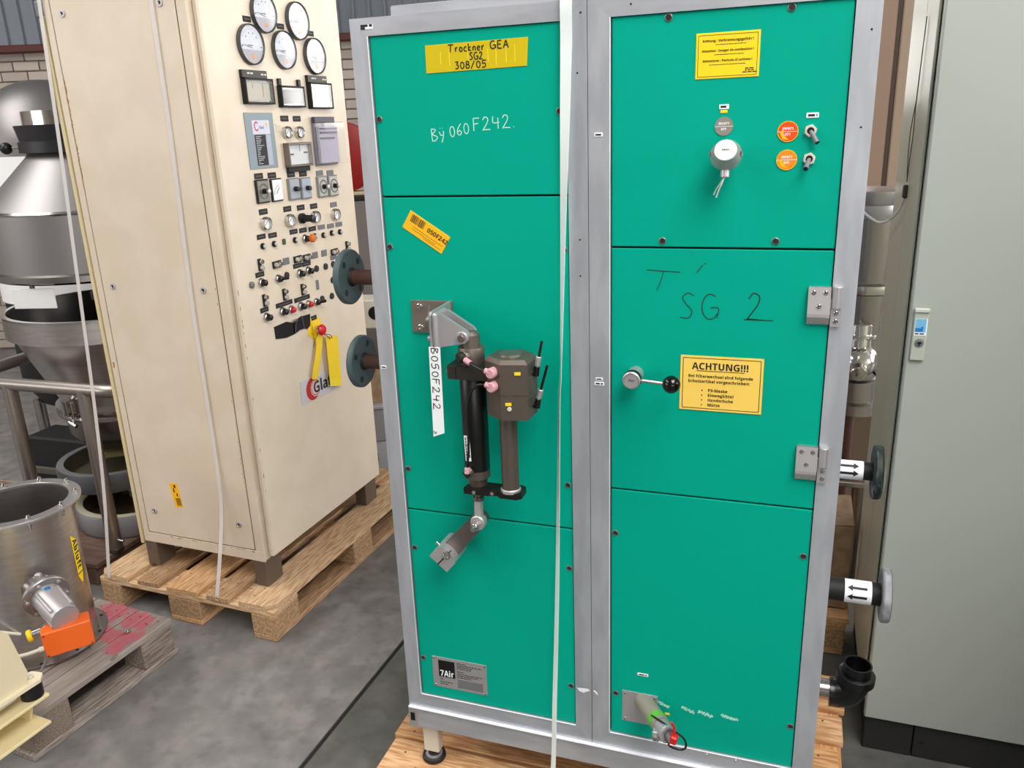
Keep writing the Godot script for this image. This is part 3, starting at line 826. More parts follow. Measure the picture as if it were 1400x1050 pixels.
func door_fittings(c: Node3D) -> void:
	var fz := MB.ax(Vector3.ZERO, Vector3(0, 0, 1))
	# latch with ball lever
	var la := part("latch", MB.new().lathe([Vector2(.0155, 0), Vector2(.0155, .030), Vector2(.0175, .032), Vector2(.0175, .048), Vector2(.015, .050), Vector2(.0135, .0495)], fz, 28), M.castalu, c, Vector3(.530, 1.2375, 0))
	part("latch_ring", MB.new().lathe([Vector2(.0178, .034), Vector2(.0185, .038), Vector2(.0178, .047), Vector2(.0138, .0502), Vector2(.0138, .0498)], fz, 28), M.black, la)
	part("latch_face", MB.new().lathe([Vector2(.0138, .0492), Vector2(0, .0492)], fz, 28), M.castalu, la)
	text_part("7Air", .0048, M.ink, la, Vector3(0, 0, .0492))
	part("lever_rod", MB.new().cyl(Vector3(.016, 0, .042), Vector3(.070, .006, .072), .0042, 14), M.chrome, la)
	part("ball_knob", MB.new().sphere(Vector3(.081, .0075, .080), .0170, 24), mk(Color(.03, .03, .03), .12), la)
	# two hinges
	for y in [1.387, 1.082]:
		var hp := MB.new().prism([Vector2(-.019, -.034), Vector2(.019, -.034), Vector2(.019, .034), Vector2(-.019, .034)], 0, .006)
		hp.prism([Vector2(.034, .008), Vector2(-.014, .014), Vector2(-.020, .014), Vector2(-.034, .006), Vector2(-.034, .004), Vector2(.034, .004)].map(func(p): return Vector2(p.x, p.y)), -.019, .019, Transform3D(Basis(Vector3(0, 1, 0), Vector3(0, 0, 1), Vector3(1, 0, 0)), Vector3.ZERO))
		var hg := part("hinge", hp, M.castalu, c, Vector3(.8585, y, 0))
		var hs := MB.new().lathe([Vector2(.0042, 0), Vector2(.0042, .0012), Vector2(.0030, .0018), Vector2(.0022, .0006), Vector2(0, .0006)], fz, 14).mesh()
		for q in [[-.010, .024, .0095], [.010, .024, .0095], [0, 0, .0132], [-.011, -.027, .0078], [.010, -.027, .0078]]:
			part("hinge_screw", hs, M.chrome, hg, Vector3(q[0], q[1], q[2]))
		part("hinge_knuckle", MB.new().cyl(Vector3(.0295, -.003, .010), Vector3(.0295, .036, .010), .0085, 18, .001), M.castalu, hg)
		part("hinge_link", MB.new().box(Vector3(.022, -.002, .005), Vector3(.010, .030, .006), .001), M.castalu, hg)
		var lf := part("hinge_leaf", MB.new().prism(rrect(.018, .033, .003), 0, .007), M.castalu, hg, Vector3(.0295, -.0195, .004))
		for s in [-.007, .008]:
			part("hinge_screw", hs, M.chrome, hg, Vector3(.0295, -.0195 + s, .011))
	# cable outlet, lower right
	var pp := sticker("outlet_plate", c, Vector2(.547, .4465), .080, .082, 0.0, M.castalu)
	for q in [[-1, -1], [-1, 1], [1, 1]]:
		part("plate_screw", MB.new().lathe([Vector2(.0030, 0), Vector2(.0024, .0016), Vector2(0, .002)], fz, 12), M.chrome, pp, Vector3(q[0] * .033, q[1] * .034, .0006))
	var d0 := Vector3(.553, .466, -.005)
	var d1 := Vector3(.606, .474, .075)
	var dir := (d1 - d0).normalized()
	var st := part("outlet_pipe", MB.new().cyl(d0, d1, .0195, 28), mk(Color(.60, .58, .53), .55, .3), c)
	part("green_tape", MB.new().cyl(d0 + dir * .070, d0 + dir * .088, .0201, 28), mk(Color(.36, .68, .24), .5), st)
	part("cable_clamp", MB.new().cyl(d1, d1 + dir * .030, .0175, 24, .002), M.castalu, st)
	part("clamp_lug", MB.new().box(d1 + dir * .014 + Vector3(-.015, -.012, .004), Vector3(.014, .026, .022), .002), M.castalu, st)
	part("clamp_bolt", MB.new().cyl(d1 + dir * .014 + Vector3(-.016, -.014, .014), d1 + dir * .014 + Vector3(-.016, -.014, .019), .0045, 6), M.chrome, st)
	part("clamp_ring", MB.new().lathe([Vector2(.0145, .030), Vector2(.0185, .030), Vector2(.0185, .036), Vector2(.0145, .036), Vector2(.0135, .031), Vector2(0, .031)], MB.ax(d1, dir), 24), M.castalu, st)
	var e := d1 + dir * .034
	part("cable", MB.new().cyl(e, e + dir * .020, .0075, 14), M.greytag, st)
	part("black_wire", MB.new().tube([d1 + Vector3(-.022, .012, -.01), d1 + Vector3(.002, .020, .012), d1 + Vector3(.030, .010, .02), d1 + Vector3(.052, -.006, .02), d1 + Vector3(.056, -.026, .02), d1 + Vector3(.044, -.036, .02), d1 + Vector3(.022, -.022, .03), e + dir * .018], .0022, 8), M.black, c)
	part("red_wrap", MB.new().box(e + dir * .014 + Vector3(.006, .002, 0), Vector3(.016, .020, .018), .003, Basis(Vector3(0, 0, 1), -.25)), M.red, c)
	part("red_tape_end", MB.new().tube([e + dir * .014 + Vector3(.006, .010, 0), e + dir * .014 + Vector3(.007, .030, .0), e + dir * .014 + Vector3(.001, .045, .004)], .0030, 6), M.red, c)
	for q in [[.700, .3765], [.762, .374]]:
		part("rail_rivet", MB.new().sphere(Vector3(q[0], .36, .004), .003, 10), M.chrome, c)

func drive(c: Node3D) -> void:
	var fz := MB.ax(Vector3.ZERO, Vector3(0, 0, 1))
	# angle bracket on the panel
	var br := part("mounting_bracket", MB.new().box(Vector3(.098, 1.336, .003), Vector3(.094, .070, .006), .001), mk(Color(.56, .52, .48), .4, .75), c)
	var web := MB.new().prism([Vector2(0, 1.371), Vector2(0, 1.301), Vector2(.100, 1.290), Vector2(.106, 1.300), Vector2(.106, 1.362), Vector2(.100, 1.369)], -.0025, .0025, Transform3D(Basis(Vector3(0, 0, 1), Vector3(0, 1, 0), Vector3(-1, 0, 0)), Vector3(.140, 0, 0)))
	part("bracket_web", web, M.castalu, br)
	for q in [[.072, 1.358], [.072, 1.313]]:
		part("bracket_bolt", MB.new().lathe([Vector2(.0072, 0), Vector2(.0072, .001), Vector2(.0055, .0016), Vector2(.0055, .007), Vector2(.0030, .007), Vector2(.0026, .004), Vector2(0, .004)], fz, 18), M.chrome, br, Vector3(q[0], q[1], .006))
	part("spacer", MB.new().cyl(Vector3(.095, 1.333, .006), Vector3(.095, 1.333, .022), .0075, 14, .001, .005), M.castalu, br)
	for y in [1.352, 1.313]:
		part("web_nut", MB.new().cyl(Vector3(.134, y, .092), Vector3(.128, y, .092), .006, 6), M.castalu, br)
	# clevis
	var cv := MB.new()
	cv.box(Vector3(.1485, 1.329, .078), Vector3(.011, .078, .060), .004)
	for z in [.096, .060]:
		cv.prism([Vector2(.150, 1.366), Vector2(.160, 1.366), Vector2(.214, 1.333), Vector2(.2185, 1.326), Vector2(.217, 1.315), Vector2(.210, 1.308), Vector2(.198, 1.306), Vector2(.150, 1.297)], z - .0045, z + .0045)
	var cl := part("clevis", cv, M.castalu, c)
	for y in [1.351, 1.314]:
		part("clevis_bolt", MB.new().cyl(Vector3(.154, y, .090), Vector3(.161, y, .090), .0052, 14, .001), M.chrome, cl)
	part("clevis_pin", MB.new().cyl(Vector3(.2045, 1.320, .050), Vector3(.2045, 1.320, .110), .0075, 16, .001), M.bronze_l, cl)
	part("pin_boss", MB.new().cyl(Vector3(.2045, 1.320, .098), Vector3(.2045, 1.320, .105), .0125, 20, .001), M.castalu, cl)
	# lift cylinder
	var Y := Transform3D(Basis(), Vector3(.213, 0, .078))
	var cy := part("cylinder_tube", MB.new().lathe([Vector2(.0245, 1.03), Vector2(.0268, 1.034), Vector2(.0268, 1.232), Vector2(.0245, 1.236)], Y, 36), mk(Color(.045, .045, .05), .34), c)
	part("end_cap", MB.new().lathe([Vector2(0, 1.328), Vector2(.012, 1.328), Vector2(.0185, 1.322), Vector2(.0185, 1.298), Vector2(.026, 1.2975), Vector2(.027, 1.295), Vector2(.027, 1.266), Vector2(.0245, 1.262), Vector2(.0245, 1.236)], Y, 32), M.bronze_l, cy)
	part("lower_cap", MB.new().lathe([Vector2(.0268, 1.034), Vector2(.0268, 1.016), Vector2(.021, 1.013), Vector2(.019, .998), Vector2(0, .998)], Y, 32), M.bronze, cy)
	var cb := MB.new().prism(rrect(.094, .060, .008, Vector2(.216, 0)), 1.236, 1.262, Transform3D(Basis(Vector3(1, 0, 0), Vector3(0, 0, -1), Vector3(0, 1, 0)), Vector3(0, 0, .080)))
	part("clamp_bar", cb, mk(Color(.20, .18, .165), .45, .4), cy)
	part("clamp_slot", MB.new().box(Vector3(.190, 1.249, .1098), Vector3(.0012, .024, .002)), M.black, cy)
	part("clamp_screw", MB.new().cyl(Vector3(.170, 1.249, .095), Vector3(.164, 1.249, .095), .004, 10), M.chrome, cy)
	var lb := sticker("cylinder_label", c, Vector2(.2045, 1.087), .013, .056, .1035, M.paper, .03)
	part("small_print", bars([[-.024, .024, .003], [-.024, .012, -.0005], [-.020, .024, -.0035]], .0022), M.ink, lb, Vector3.ZERO, Basis(Vector3(0, 0, 1), PI / 2))
	# fittings and air line
	for q in [[Vector3(.206, 1.282, .104), Vector3(-.008, -.001, .010), .011], [Vector3(.203, 1.034, .106), Vector3(-.006, -.005, .006), .0085]]:
		part("port_plug", MB.new().cyl(q[0], q[0] + q[1], q[2], 18, .0015), M.black_matt, cy)
		part("port_ring", MB.new().cyl(q[0] - q[1], q[0], q[2] * 1.05, 18, .001), M.bronze_l, cy)
	part("fitting", MB.new().cyl(Vector3(.212, 1.279, .112), Vector3(.226, 1.274, .118), .0058, 12, .001), M.pink, cy)
	part("fitting", MB.new().cyl(Vector3(.203, 1.034, .112), Vector3(.204, 1.047, .110), .0058, 12, .001), M.pink, cy)
	# positioner housing
	var ctr := Vector3(.2985, 0, .086)
	var oct := []
	for p in [[-.047, .020], [-.006, .050], [.046, .038], [.048, -.02], [.012, -.05], [-.042, -.03]]:
		oct.append(Vector2(p[0], -p[1]))
	oct.reverse()
	var up := Transform3D(Basis(Vector3(1, 0, 0), Vector3(0, 0, -1), Vector3(0, 1, 0)), ctr)
	var po := MB.new().prism(oct, 1.218, 1.279, up)
	var top := []
	for p in oct:
		top.append(p * .86)
	for i in 6:
		var j := (i + 1) % 6
		var a := up * Vector3(oct[i].x, oct[i].y, 1.279)
		var b := up * Vector3(oct[j].x, oct[j].y, 1.279)
		var d := up * Vector3(top[j].x, top[j].y, 1.287)
		var e := up * Vector3(top[i].x, top[i].y, 1.287)
		var nn: Vector3 = (b - a).cross(e - a).normalized()
		po.quad(a, b, d, e, nn if nn.y > 0 else -nn)
	po.prism(top, 1.279, 1.287, up)
	var low := []
	for p in oct:
		low.append(p * .975)
	po.prism(low, 1.166, 1.218, up)
	var ps := part("positioner", po, M.bronze, c)
	part("top_cover", MB.new().lathe([Vector2(.024, 1.287), Vector2(.023, 1.2905), Vector2(0, 1.291)], Transform3D(Basis(), ctr), 28), M.bronze_l, ps)
	part("housing_notch", MB.new().lathe([Vector2(.030, 1.218), Vector2(.0475, 1.2185), Vector2(.047, 1.2155), Vector2(.043, 1.205)], Transform3D(Basis(), ctr), 24, .75, 1.75), M.bronze_l, ps)
	part("lower_plate", MB.new().lathe([Vector2(0, 1.161), Vector2(.034, 1.161), Vector2(.039, 1.166), Vector2(0, 1.166)], Transform3D(Basis(), ctr), 20), M.bronze_l, ps)
	for q in [[.3265, 1.262, .1292, .26], [.307, 1.200, .1328, .26]]:
		var yl := part("yellow_tag", MB.new().box(Vector3.ZERO, Vector3(.012, .0062, .001)), M.yellow, ps, Vector3(q[0], q[1], q[2]), Basis(Vector3(0, 1, 0), q[3]))
	part("earth_screw", MB.new().cyl(Vector3(.308, 1.190, .129), Vector3(.309, 1.190, .134), .0045, 14, .001), M.offwhite, ps)
	for y in [1.262, 1.234]:
		part("fitting", MB.new().cyl(Vector3(.279, y, .122), Vector3(.274, y, .142), .0105, 16, .002), M.pink, ps)
		part("fitting_arm", MB.new().cyl(Vector3(.274, y + .001, .136), Vector3(.262, y + .005, .136), .0060, 12, .001), M.pink, ps)
	part("air_line", MB.new().tube([Vector3(.226, 1.274, .118), Vector3(.240, 1.270, .126), Vector3(.262, 1.266, .136)], .0032, 8), M.black, cy)
	part("air_line", MB.new().tube([Vector3(.262, 1.238, .136), Vector3(.243, 1.234, .134), Vector3(.222, 1.205, .124), Vector3(.212, 1.160, .114), Vector3(.2105, 1.100, .112), Vector3(.2065, 1.062, .112), Vector3(.204, 1.047, .110)], .0024, 8), M.black, cy)
	for q in [[Vector3(.343, 1.254, .090), Vector3(.364, 1.318, .088)], [Vector3(.343, 1.188, .090), Vector3(.374, 1.270, .088)]]:
		var a: Vector3 = q[0]
		var b: Vector3 = q[1]
		var el := a + Vector3(.008, 0, 0)
		part("elbow_fitting", MB.new().cyl(a, el, .0055, 10, .001).cyl(el - Vector3(0, .006, 0), el + (b - el).normalized() * .014, .0062, 12, .001), M.black, ps)
		part("fitting_nut", MB.new().cyl(a - Vector3(.004, 0, 0), a, .0062, 6), M.chrome, ps)
		var d := (b - el).normalized()
		part("silencer", MB.new().cyl(el + d * .014, el + d * .034, .0058, 12, .001), M.castalu, ps)
		part("air_stub", MB.new().cyl(el + d * .034, b, .0028, 8), M.black, ps)
	# spring rod and link plate
	part("guide_rod", MB.new().cyl(Vector3(.290, 1.002, .090), Vector3(.290, 1.162, .090), .0182, 26), M.bronze, ps)
	part("link_plate", MB.new().prism([Vector2(.190, -.020), Vector2(.236, -.020), Vector2(.262, -.014), Vector2(.270, -.023), Vector2(.307, -.023), Vector2(.316, -.014), Vector2(.316, .016), Vector2(.306, .022), Vector2(.262, .018), Vector2(.196, .018)], .984, .998, Transform3D(Basis(Vector3(1, 0, 0), Vector3(0, 0, -1), Vector3(0, 1, 0)), Vector3(0, 0, .084))), mk(Color(.14, .13, .12), .4, .5), cy)
	part("link_washer", MB.new().lathe([Vector2(.021, .996), Vector2(.021, 1.002), Vector2(.0185, 1.004)], Transform3D(Basis(), Vector3(.290, 0, .090)), 24), M.castalu, ps)
	for q in [[.214, .991, .106], [.252, .990, .100]]:
		part("link_screw", MB.new().cyl(Vector3(q[0], q[1], q[2] - .002), Vector3(q[0], q[1], q[2] + .002), .0042, 12), M.chrome, cy)
	# rod, rod end and crank
	part("piston_rod", MB.new().cyl(Vector3(.213, .984, .080), Vector3(.213, .966, .080), .0085, 14).cyl(Vector3(.213, .970, .080), Vector3(.213, .962, .080), .0125, 6), M.steel_d, cy)
	var re := part("rod_end", MB.new().cyl(Vector3(.213, .964, .080), Vector3(.212, .925, .081), .0098, 16, .001).cyl(Vector3(.212, .912, .073), Vector3(.212, .912, .093), .0165, 24, .002), M.castalu, cy)
	part("rod_end_bolt", MB.new().cyl(Vector3(.211, .910, .070), Vector3(.2105, .909, .108), .0085, 18, .001).cyl(Vector3(.2105, .909, .105), Vector3(.2100, .908, .116), .0060, 6), M.chrome, cy)
	var p0 := Vector2(.212, .914)
	var p1 := Vector2(.1385, .829)
	var d2 := (p1 - p0).normalized()
	var s2 := Vector2(-d2.y, d2.x)
	var arm := []
	for q in arc(0, 0, .0165, .0165, -90, 90, 8):
		arm.append(p0 - d2 * q.x + s2 * q.y)
	arm.append(p1 + s2 * .0195)
	arm.append(p1 - s2 * .0195)
	var cr := part("crank_arm", MB.new().prism(arm, .062, .076), mk(Color(.48, .45, .44), .38, .85), c)
	var hb := []
	for q in arc(0, 0, .026, .026, -90, 90, 10):
		hb.append(p1 - d2 * (q.x * .5 - .004) + s2 * q.y)
	hb.append(p1 + d2 * .034 + s2 * .026)
	hb.append(p1 + d2 * .034 - s2 * .026)
	part("crank_hub", MB.new().prism(hb, .030, .098), M.castalu, cr)
	part("shaft_end", MB.new().lathe([Vector2(.0095, .098), Vector2(.0095, .101), Vector2(.0060, .1015), Vector2(.005, .0995), Vector2(0, .0995)], Transform3D(fz.basis, Vector3(p1.x, p1.y, 0)), 20), M.chrome, cr)
	part("clamp_slot", MB.new().box(Vector3(p1.x + d2.x * .018, p1.y + d2.y * .018, .098), Vector3(.034, .0028, .0016), 0, Basis(Vector3(0, 0, 1), atan2(d2.y, d2.x))), M.black, cr)
	part("clamp_slot", MB.new().box(Vector3(p1.x - d2.x * .012, p1.y - d2.y * .012, .098), Vector3(.008, .0022, .0016), 0, Basis(Vector3(0, 0, 1), atan2(d2.y, d2.x))), M.black, cr)
	part("clamp_bolt", MB.new().cyl(Vector3(p1.x - .028, p1.y + .005, .070), Vector3(p1.x - .036, p1.y + .012, .070), .0042, 8), M.chrome, cr)
	part("drive_shaft", MB.new().cyl(Vector3(p1.x, p1.y, 0), Vector3(p1.x, p1.y, .032), .016, 20), M.steel_d, cr)

func flange_disc(R: float, bore: float, t: float, seg := 40) -> MB:
	return MB.new().lathe([Vector2(bore, 0), Vector2(R - .003, 0), Vector2(R, .003), Vector2(R, t - .003), Vector2(R - .003, t), Vector2(bore, t)], MB.ax(Vector3.ZERO, Vector3(1, 0, 0)), seg)

func side_ports(c: Node3D) -> void:
	# left water ports
	for q in [[1.398, -.092], [1.192, -.112]]:
		var f := part("pipe_flange", flange_disc(.063, .018, .015), M.flange, c, Vector3(-.156, q[0], q[1]))
		part("pipe_stub", MB.new().cyl(Vector3(-.148, q[0], q[1]), Vector3(-.035, q[0], q[1]), .0172, 24), M.rust, c)
		part("weld_collar", MB.new().lathe([Vector2(.022, 0), Vector2(.0185, .008)], MB.ax(Vector3(.015, 0, 0), Vector3(1, 0, 0)), 24), M.black_matt, f)
		for i in 4:
			var a := PI / 4 + i * PI / 2 + (0.0 if q[0] > 1.3 else .3)
			part("bolt_hole", MB.new().lathe([Vector2(.0078, .0004), Vector2(.0072, .0002), Vector2(0, .0002)], MB.ax(Vector3(.015, cos(a) * .044, sin(a) * .044), Vector3(1, 0, 0)), 14), mk(Color(.12, .15, .16), .7), f)
	# right ports with flow arrows
	var k := 0
	for q in [[.992, 1.010, -.155, .019, -1.0], [1.026, .760, -.100, .0235, 1.0]]:
		part("port_pipe", MB.new().cyl(Vector3(.915, q[1], q[2]), Vector3(q[0], q[1], q[2]), q[3], 24), M.black_matt, c)
		var lb := part("flow_label", MB.new().lathe([Vector2(q[3] + .0008, .0), Vector2(q[3] + .0008, .052)], MB.ax(Vector3(q[0] - .070, q[1], q[2]), Vector3(1, 0, 0)), 28), M.paper, c)
		for a in [.80, .02]:
			var ar := MB.new()
			var sgn: float = q[4]
			ar.prism([Vector2(-.019 * sgn, 0), Vector2(-.009 * sgn, .0065), Vector2(-.009 * sgn, .0025), Vector2(.019 * sgn, .0025), Vector2(.019 * sgn, -.0025), Vector2(-.009 * sgn, -.0025), Vector2(-.009 * sgn, -.0065)], q[3] + .0006, q[3] + .0014)
			part("flow_arrow", ar, M.ink, lb, Vector3(q[0] - .046, q[1], q[2]), Basis(Vector3(1, 0, 0), -a))
		var fm: StandardMaterial3D = tri_mat(noise_tex(.05, [Color(.05, .10, .09), Color(.10, .22, .19), Color(.62, .66, .68)], [.45, .58, .74], 40 + k, 128, 3), Vector3(4, 4, 4), .6) if k == 0 else tri_mat(noise_tex(.05, [Color(.46, .47, .48), Color(.55, .56, .58), Color(.62, .63, .65)], [.2, .45, .8], 41, 128, 3), Vector3(4, 4, 4), .6)
		part("port_flange", flange_disc(.056, q[3], .016), fm, c, Vector3(q[0], q[1], q[2]))
		part("gasket_face", MB.new().lathe([Vector2(.030, .0162), Vector2(.042, .0175), Vector2(.054, .0165)], MB.ax(Vector3(q[0], q[1], q[2]), Vector3(1, 0, 0)), 28), M.rust_o if k == 1 else M.black_matt, c)
		k += 1
	# drain elbow
	part("drain_stub", MB.new().cyl(Vector3(.912, .520, -.085), Vector3(.960, .520, -.085), .0215, 24), M.steel, c)
	var el := MB.new()
	el.tube([Vector3(.945, .515, -.085), Vector3(.962, .516, -.085), Vector3(.982, .524, -.085), Vector3(.993, .545, -.085), Vector3(.995, .562, -.085)], .031, 24)
	var de := part("drain_elbow", el, mk(Color(.025, .025, .028), .25), c)
	part("elbow_collar", MB.new().lathe([Vector2(.030, -.016), Vector2(.0385, -.012), Vector2(.0385, .006), Vector2(.035, .008), Vector2(.029, .008), Vector2(.029, .030), Vector2(.0255, .030), Vector2(.0245, -.01), Vector2(0, -.012)], MB.ax(Vector3(.995, .566, -.085), Vector3(.05, 1, .02)), 30), mk(Color(.03, .03, .033), .3), de)

# ---------------------------------------------------------------- cream control cabinet
func name_plate(c: Node, x: float, y: float, w := .034, h := .018, mat: Material = null, turn := 0.0) -> void:
	var p := part("name_plate", MB.new().box(Vector3.ZERO, Vector3(w, h, .002), .0006), mat if mat else M.black_matt, c, Vector3(x, y, DZ + .001), Basis(Vector3(0, 0, 1), turn))
	part("small_print", bars([[-w * .32, w * .32, 0.0]], .0022), M.greytag, p, Vector3(0, 0, .0006))

const DZ := 0.02

func gauge(c: Node, x: float, y: float, R: float, big: bool) -> void:
	var fz := MB.ax(Vector3.ZERO, Vector3(0, 0, 1))
	if big:
		var g := part("pressure_gauge", MB.new().lathe([Vector2(R, 0), Vector2(R, .010), Vector2(R * .975, .016), Vector2(R * .935, .014), Vector2(R * .92, .009)], fz, 40), mk(Color(.34, .34, .35), .4, .5), c, Vector3(x, y, DZ))
		part("dial", MB.new().lathe([Vector2(R * .925, .009), Vector2(0, .009)], fz, 36), mk(Color(.84, .86, .90), .6), g)
		var low := []
		low.append_array(arc(0, 0, R * .91, R * .91, 196, 344, 16))
		part("dial_shield", MB.new().prism(low, .0092, .0102), mk(Color(.60, .60, .63), .35, .3), g)
		part("maker_dot", MB.new().lathe([Vector2(R * .12, .0108), Vector2(0, .0108)], fz, 14), M.orlabel, g, Vector3(R * .05, -R * .58, 0))
		var sc := MB.new()
		for i in 13:
			var a := deg_to_rad(150.0 - i * 10)
			var d := Vector2(cos(a), sin(a))
			sc.ribbon([d * R * .70, d * R * .79], R * .02, .0096, false)
		for i in 4:
			var d := Vector2(cos(deg_to_rad(140 - i * 33)), sin(deg_to_rad(140 - i * 33))) * R * .56
			sc.ribbon([d, d + Vector2(R * .08, 0)], R * .07, .0096, false)
		sc.ribbon([Vector2(-R * .30, -R * .05), Vector2(R * .12, -R * .05)], R * .05, .0096, false)
		part("scale_print", sc, M.greytag, g)
		part("needle", MB.new().ribbon([Vector2(R * .05, -R * .18), Vector2(-R * .62, -R * .02)], R * .022, .0105, false), M.ink, g)
		for s in [-1.0, 1.0]:
			part("dial_screw", MB.new().lathe([Vector2(R * .045, .0112), Vector2(0, .0112)], fz, 10), M.black, g, Vector3(s * R * .74, -R * .1, 0))
		part("gauge_glass", MB.new().lathe([Vector2(R * .9, .0135), Vector2(0, .0140)], fz, 36), M.glass, g)
	else:
		var g := part("small_gauge", MB.new().lathe([Vector2(R, 0), Vector2(R, .012), Vector2(R * .93, .017), Vector2(R * .80, .015), Vector2(R * .78, .009)], fz, 28), M.chrome, c, Vector3(x, y, DZ))
		part("dial", MB.new().lathe([Vector2(R * .8, .009), Vector2(0, .009)], fz, 24), M.paper, g)
		part("needle", MB.new().ribbon([Vector2(-R * .35, -R * .25), Vector2(R * .3, R * .3)], R * .08, .0096, false), M.ink, g)
		part("scale_print", MB.new().ribbon(arc(0, 0, R * .62, R * .62, 220, -40, 14), R * .06, .0095), M.greytag, g)

func button(c: Node, called: String, x: float, y: float, r: float, cap: Material, h := .022, ring: Material = null) -> void:
	var fz := MB.ax(Vector3.ZERO, Vector3(0, 0, 1))
	var b := part(called, MB.new().lathe([Vector2(r, 0), Vector2(r, .006), Vector2(r * .8, .010), Vector2(r * .68, .010)], fz, 20), ring if ring else M.chrome, c, Vector3(x, y, DZ))
	part("cap", MB.new().lathe([Vector2(r * .66, .004), Vector2(r * .66, h - .002), Vector2(r * .5, h), Vector2(0, h)], fz, 18), cap, b)

func pair(c: Node, x: float, y: float, vertical: bool) -> void:
	# indicator: black holder with two bright lens stubs
	var b := part("indicator_pair", MB.new().box(Vector3(0, 0, .003), Vector3(.014, .042, .006) if vertical else Vector3(.046, .024, .006), .001), M.black_matt, c, Vector3(x, y, DZ))
	for s in [-1.0, 1.0]:
		var p := Vector3(.004, s * .0105, 0) if vertical else Vector3(s * .011, 0, 0)
		part("lens", MB.new().lathe([Vector2(.0082, .005), Vector2(.0082, .013), Vector2(.0066, .0155), Vector2(0, .0155)], MB.ax(p, Vector3(0, 0, 1)), 16), M.chrome if s > 0 else mk(Color(.78, .77, .74), .25, .4), b)

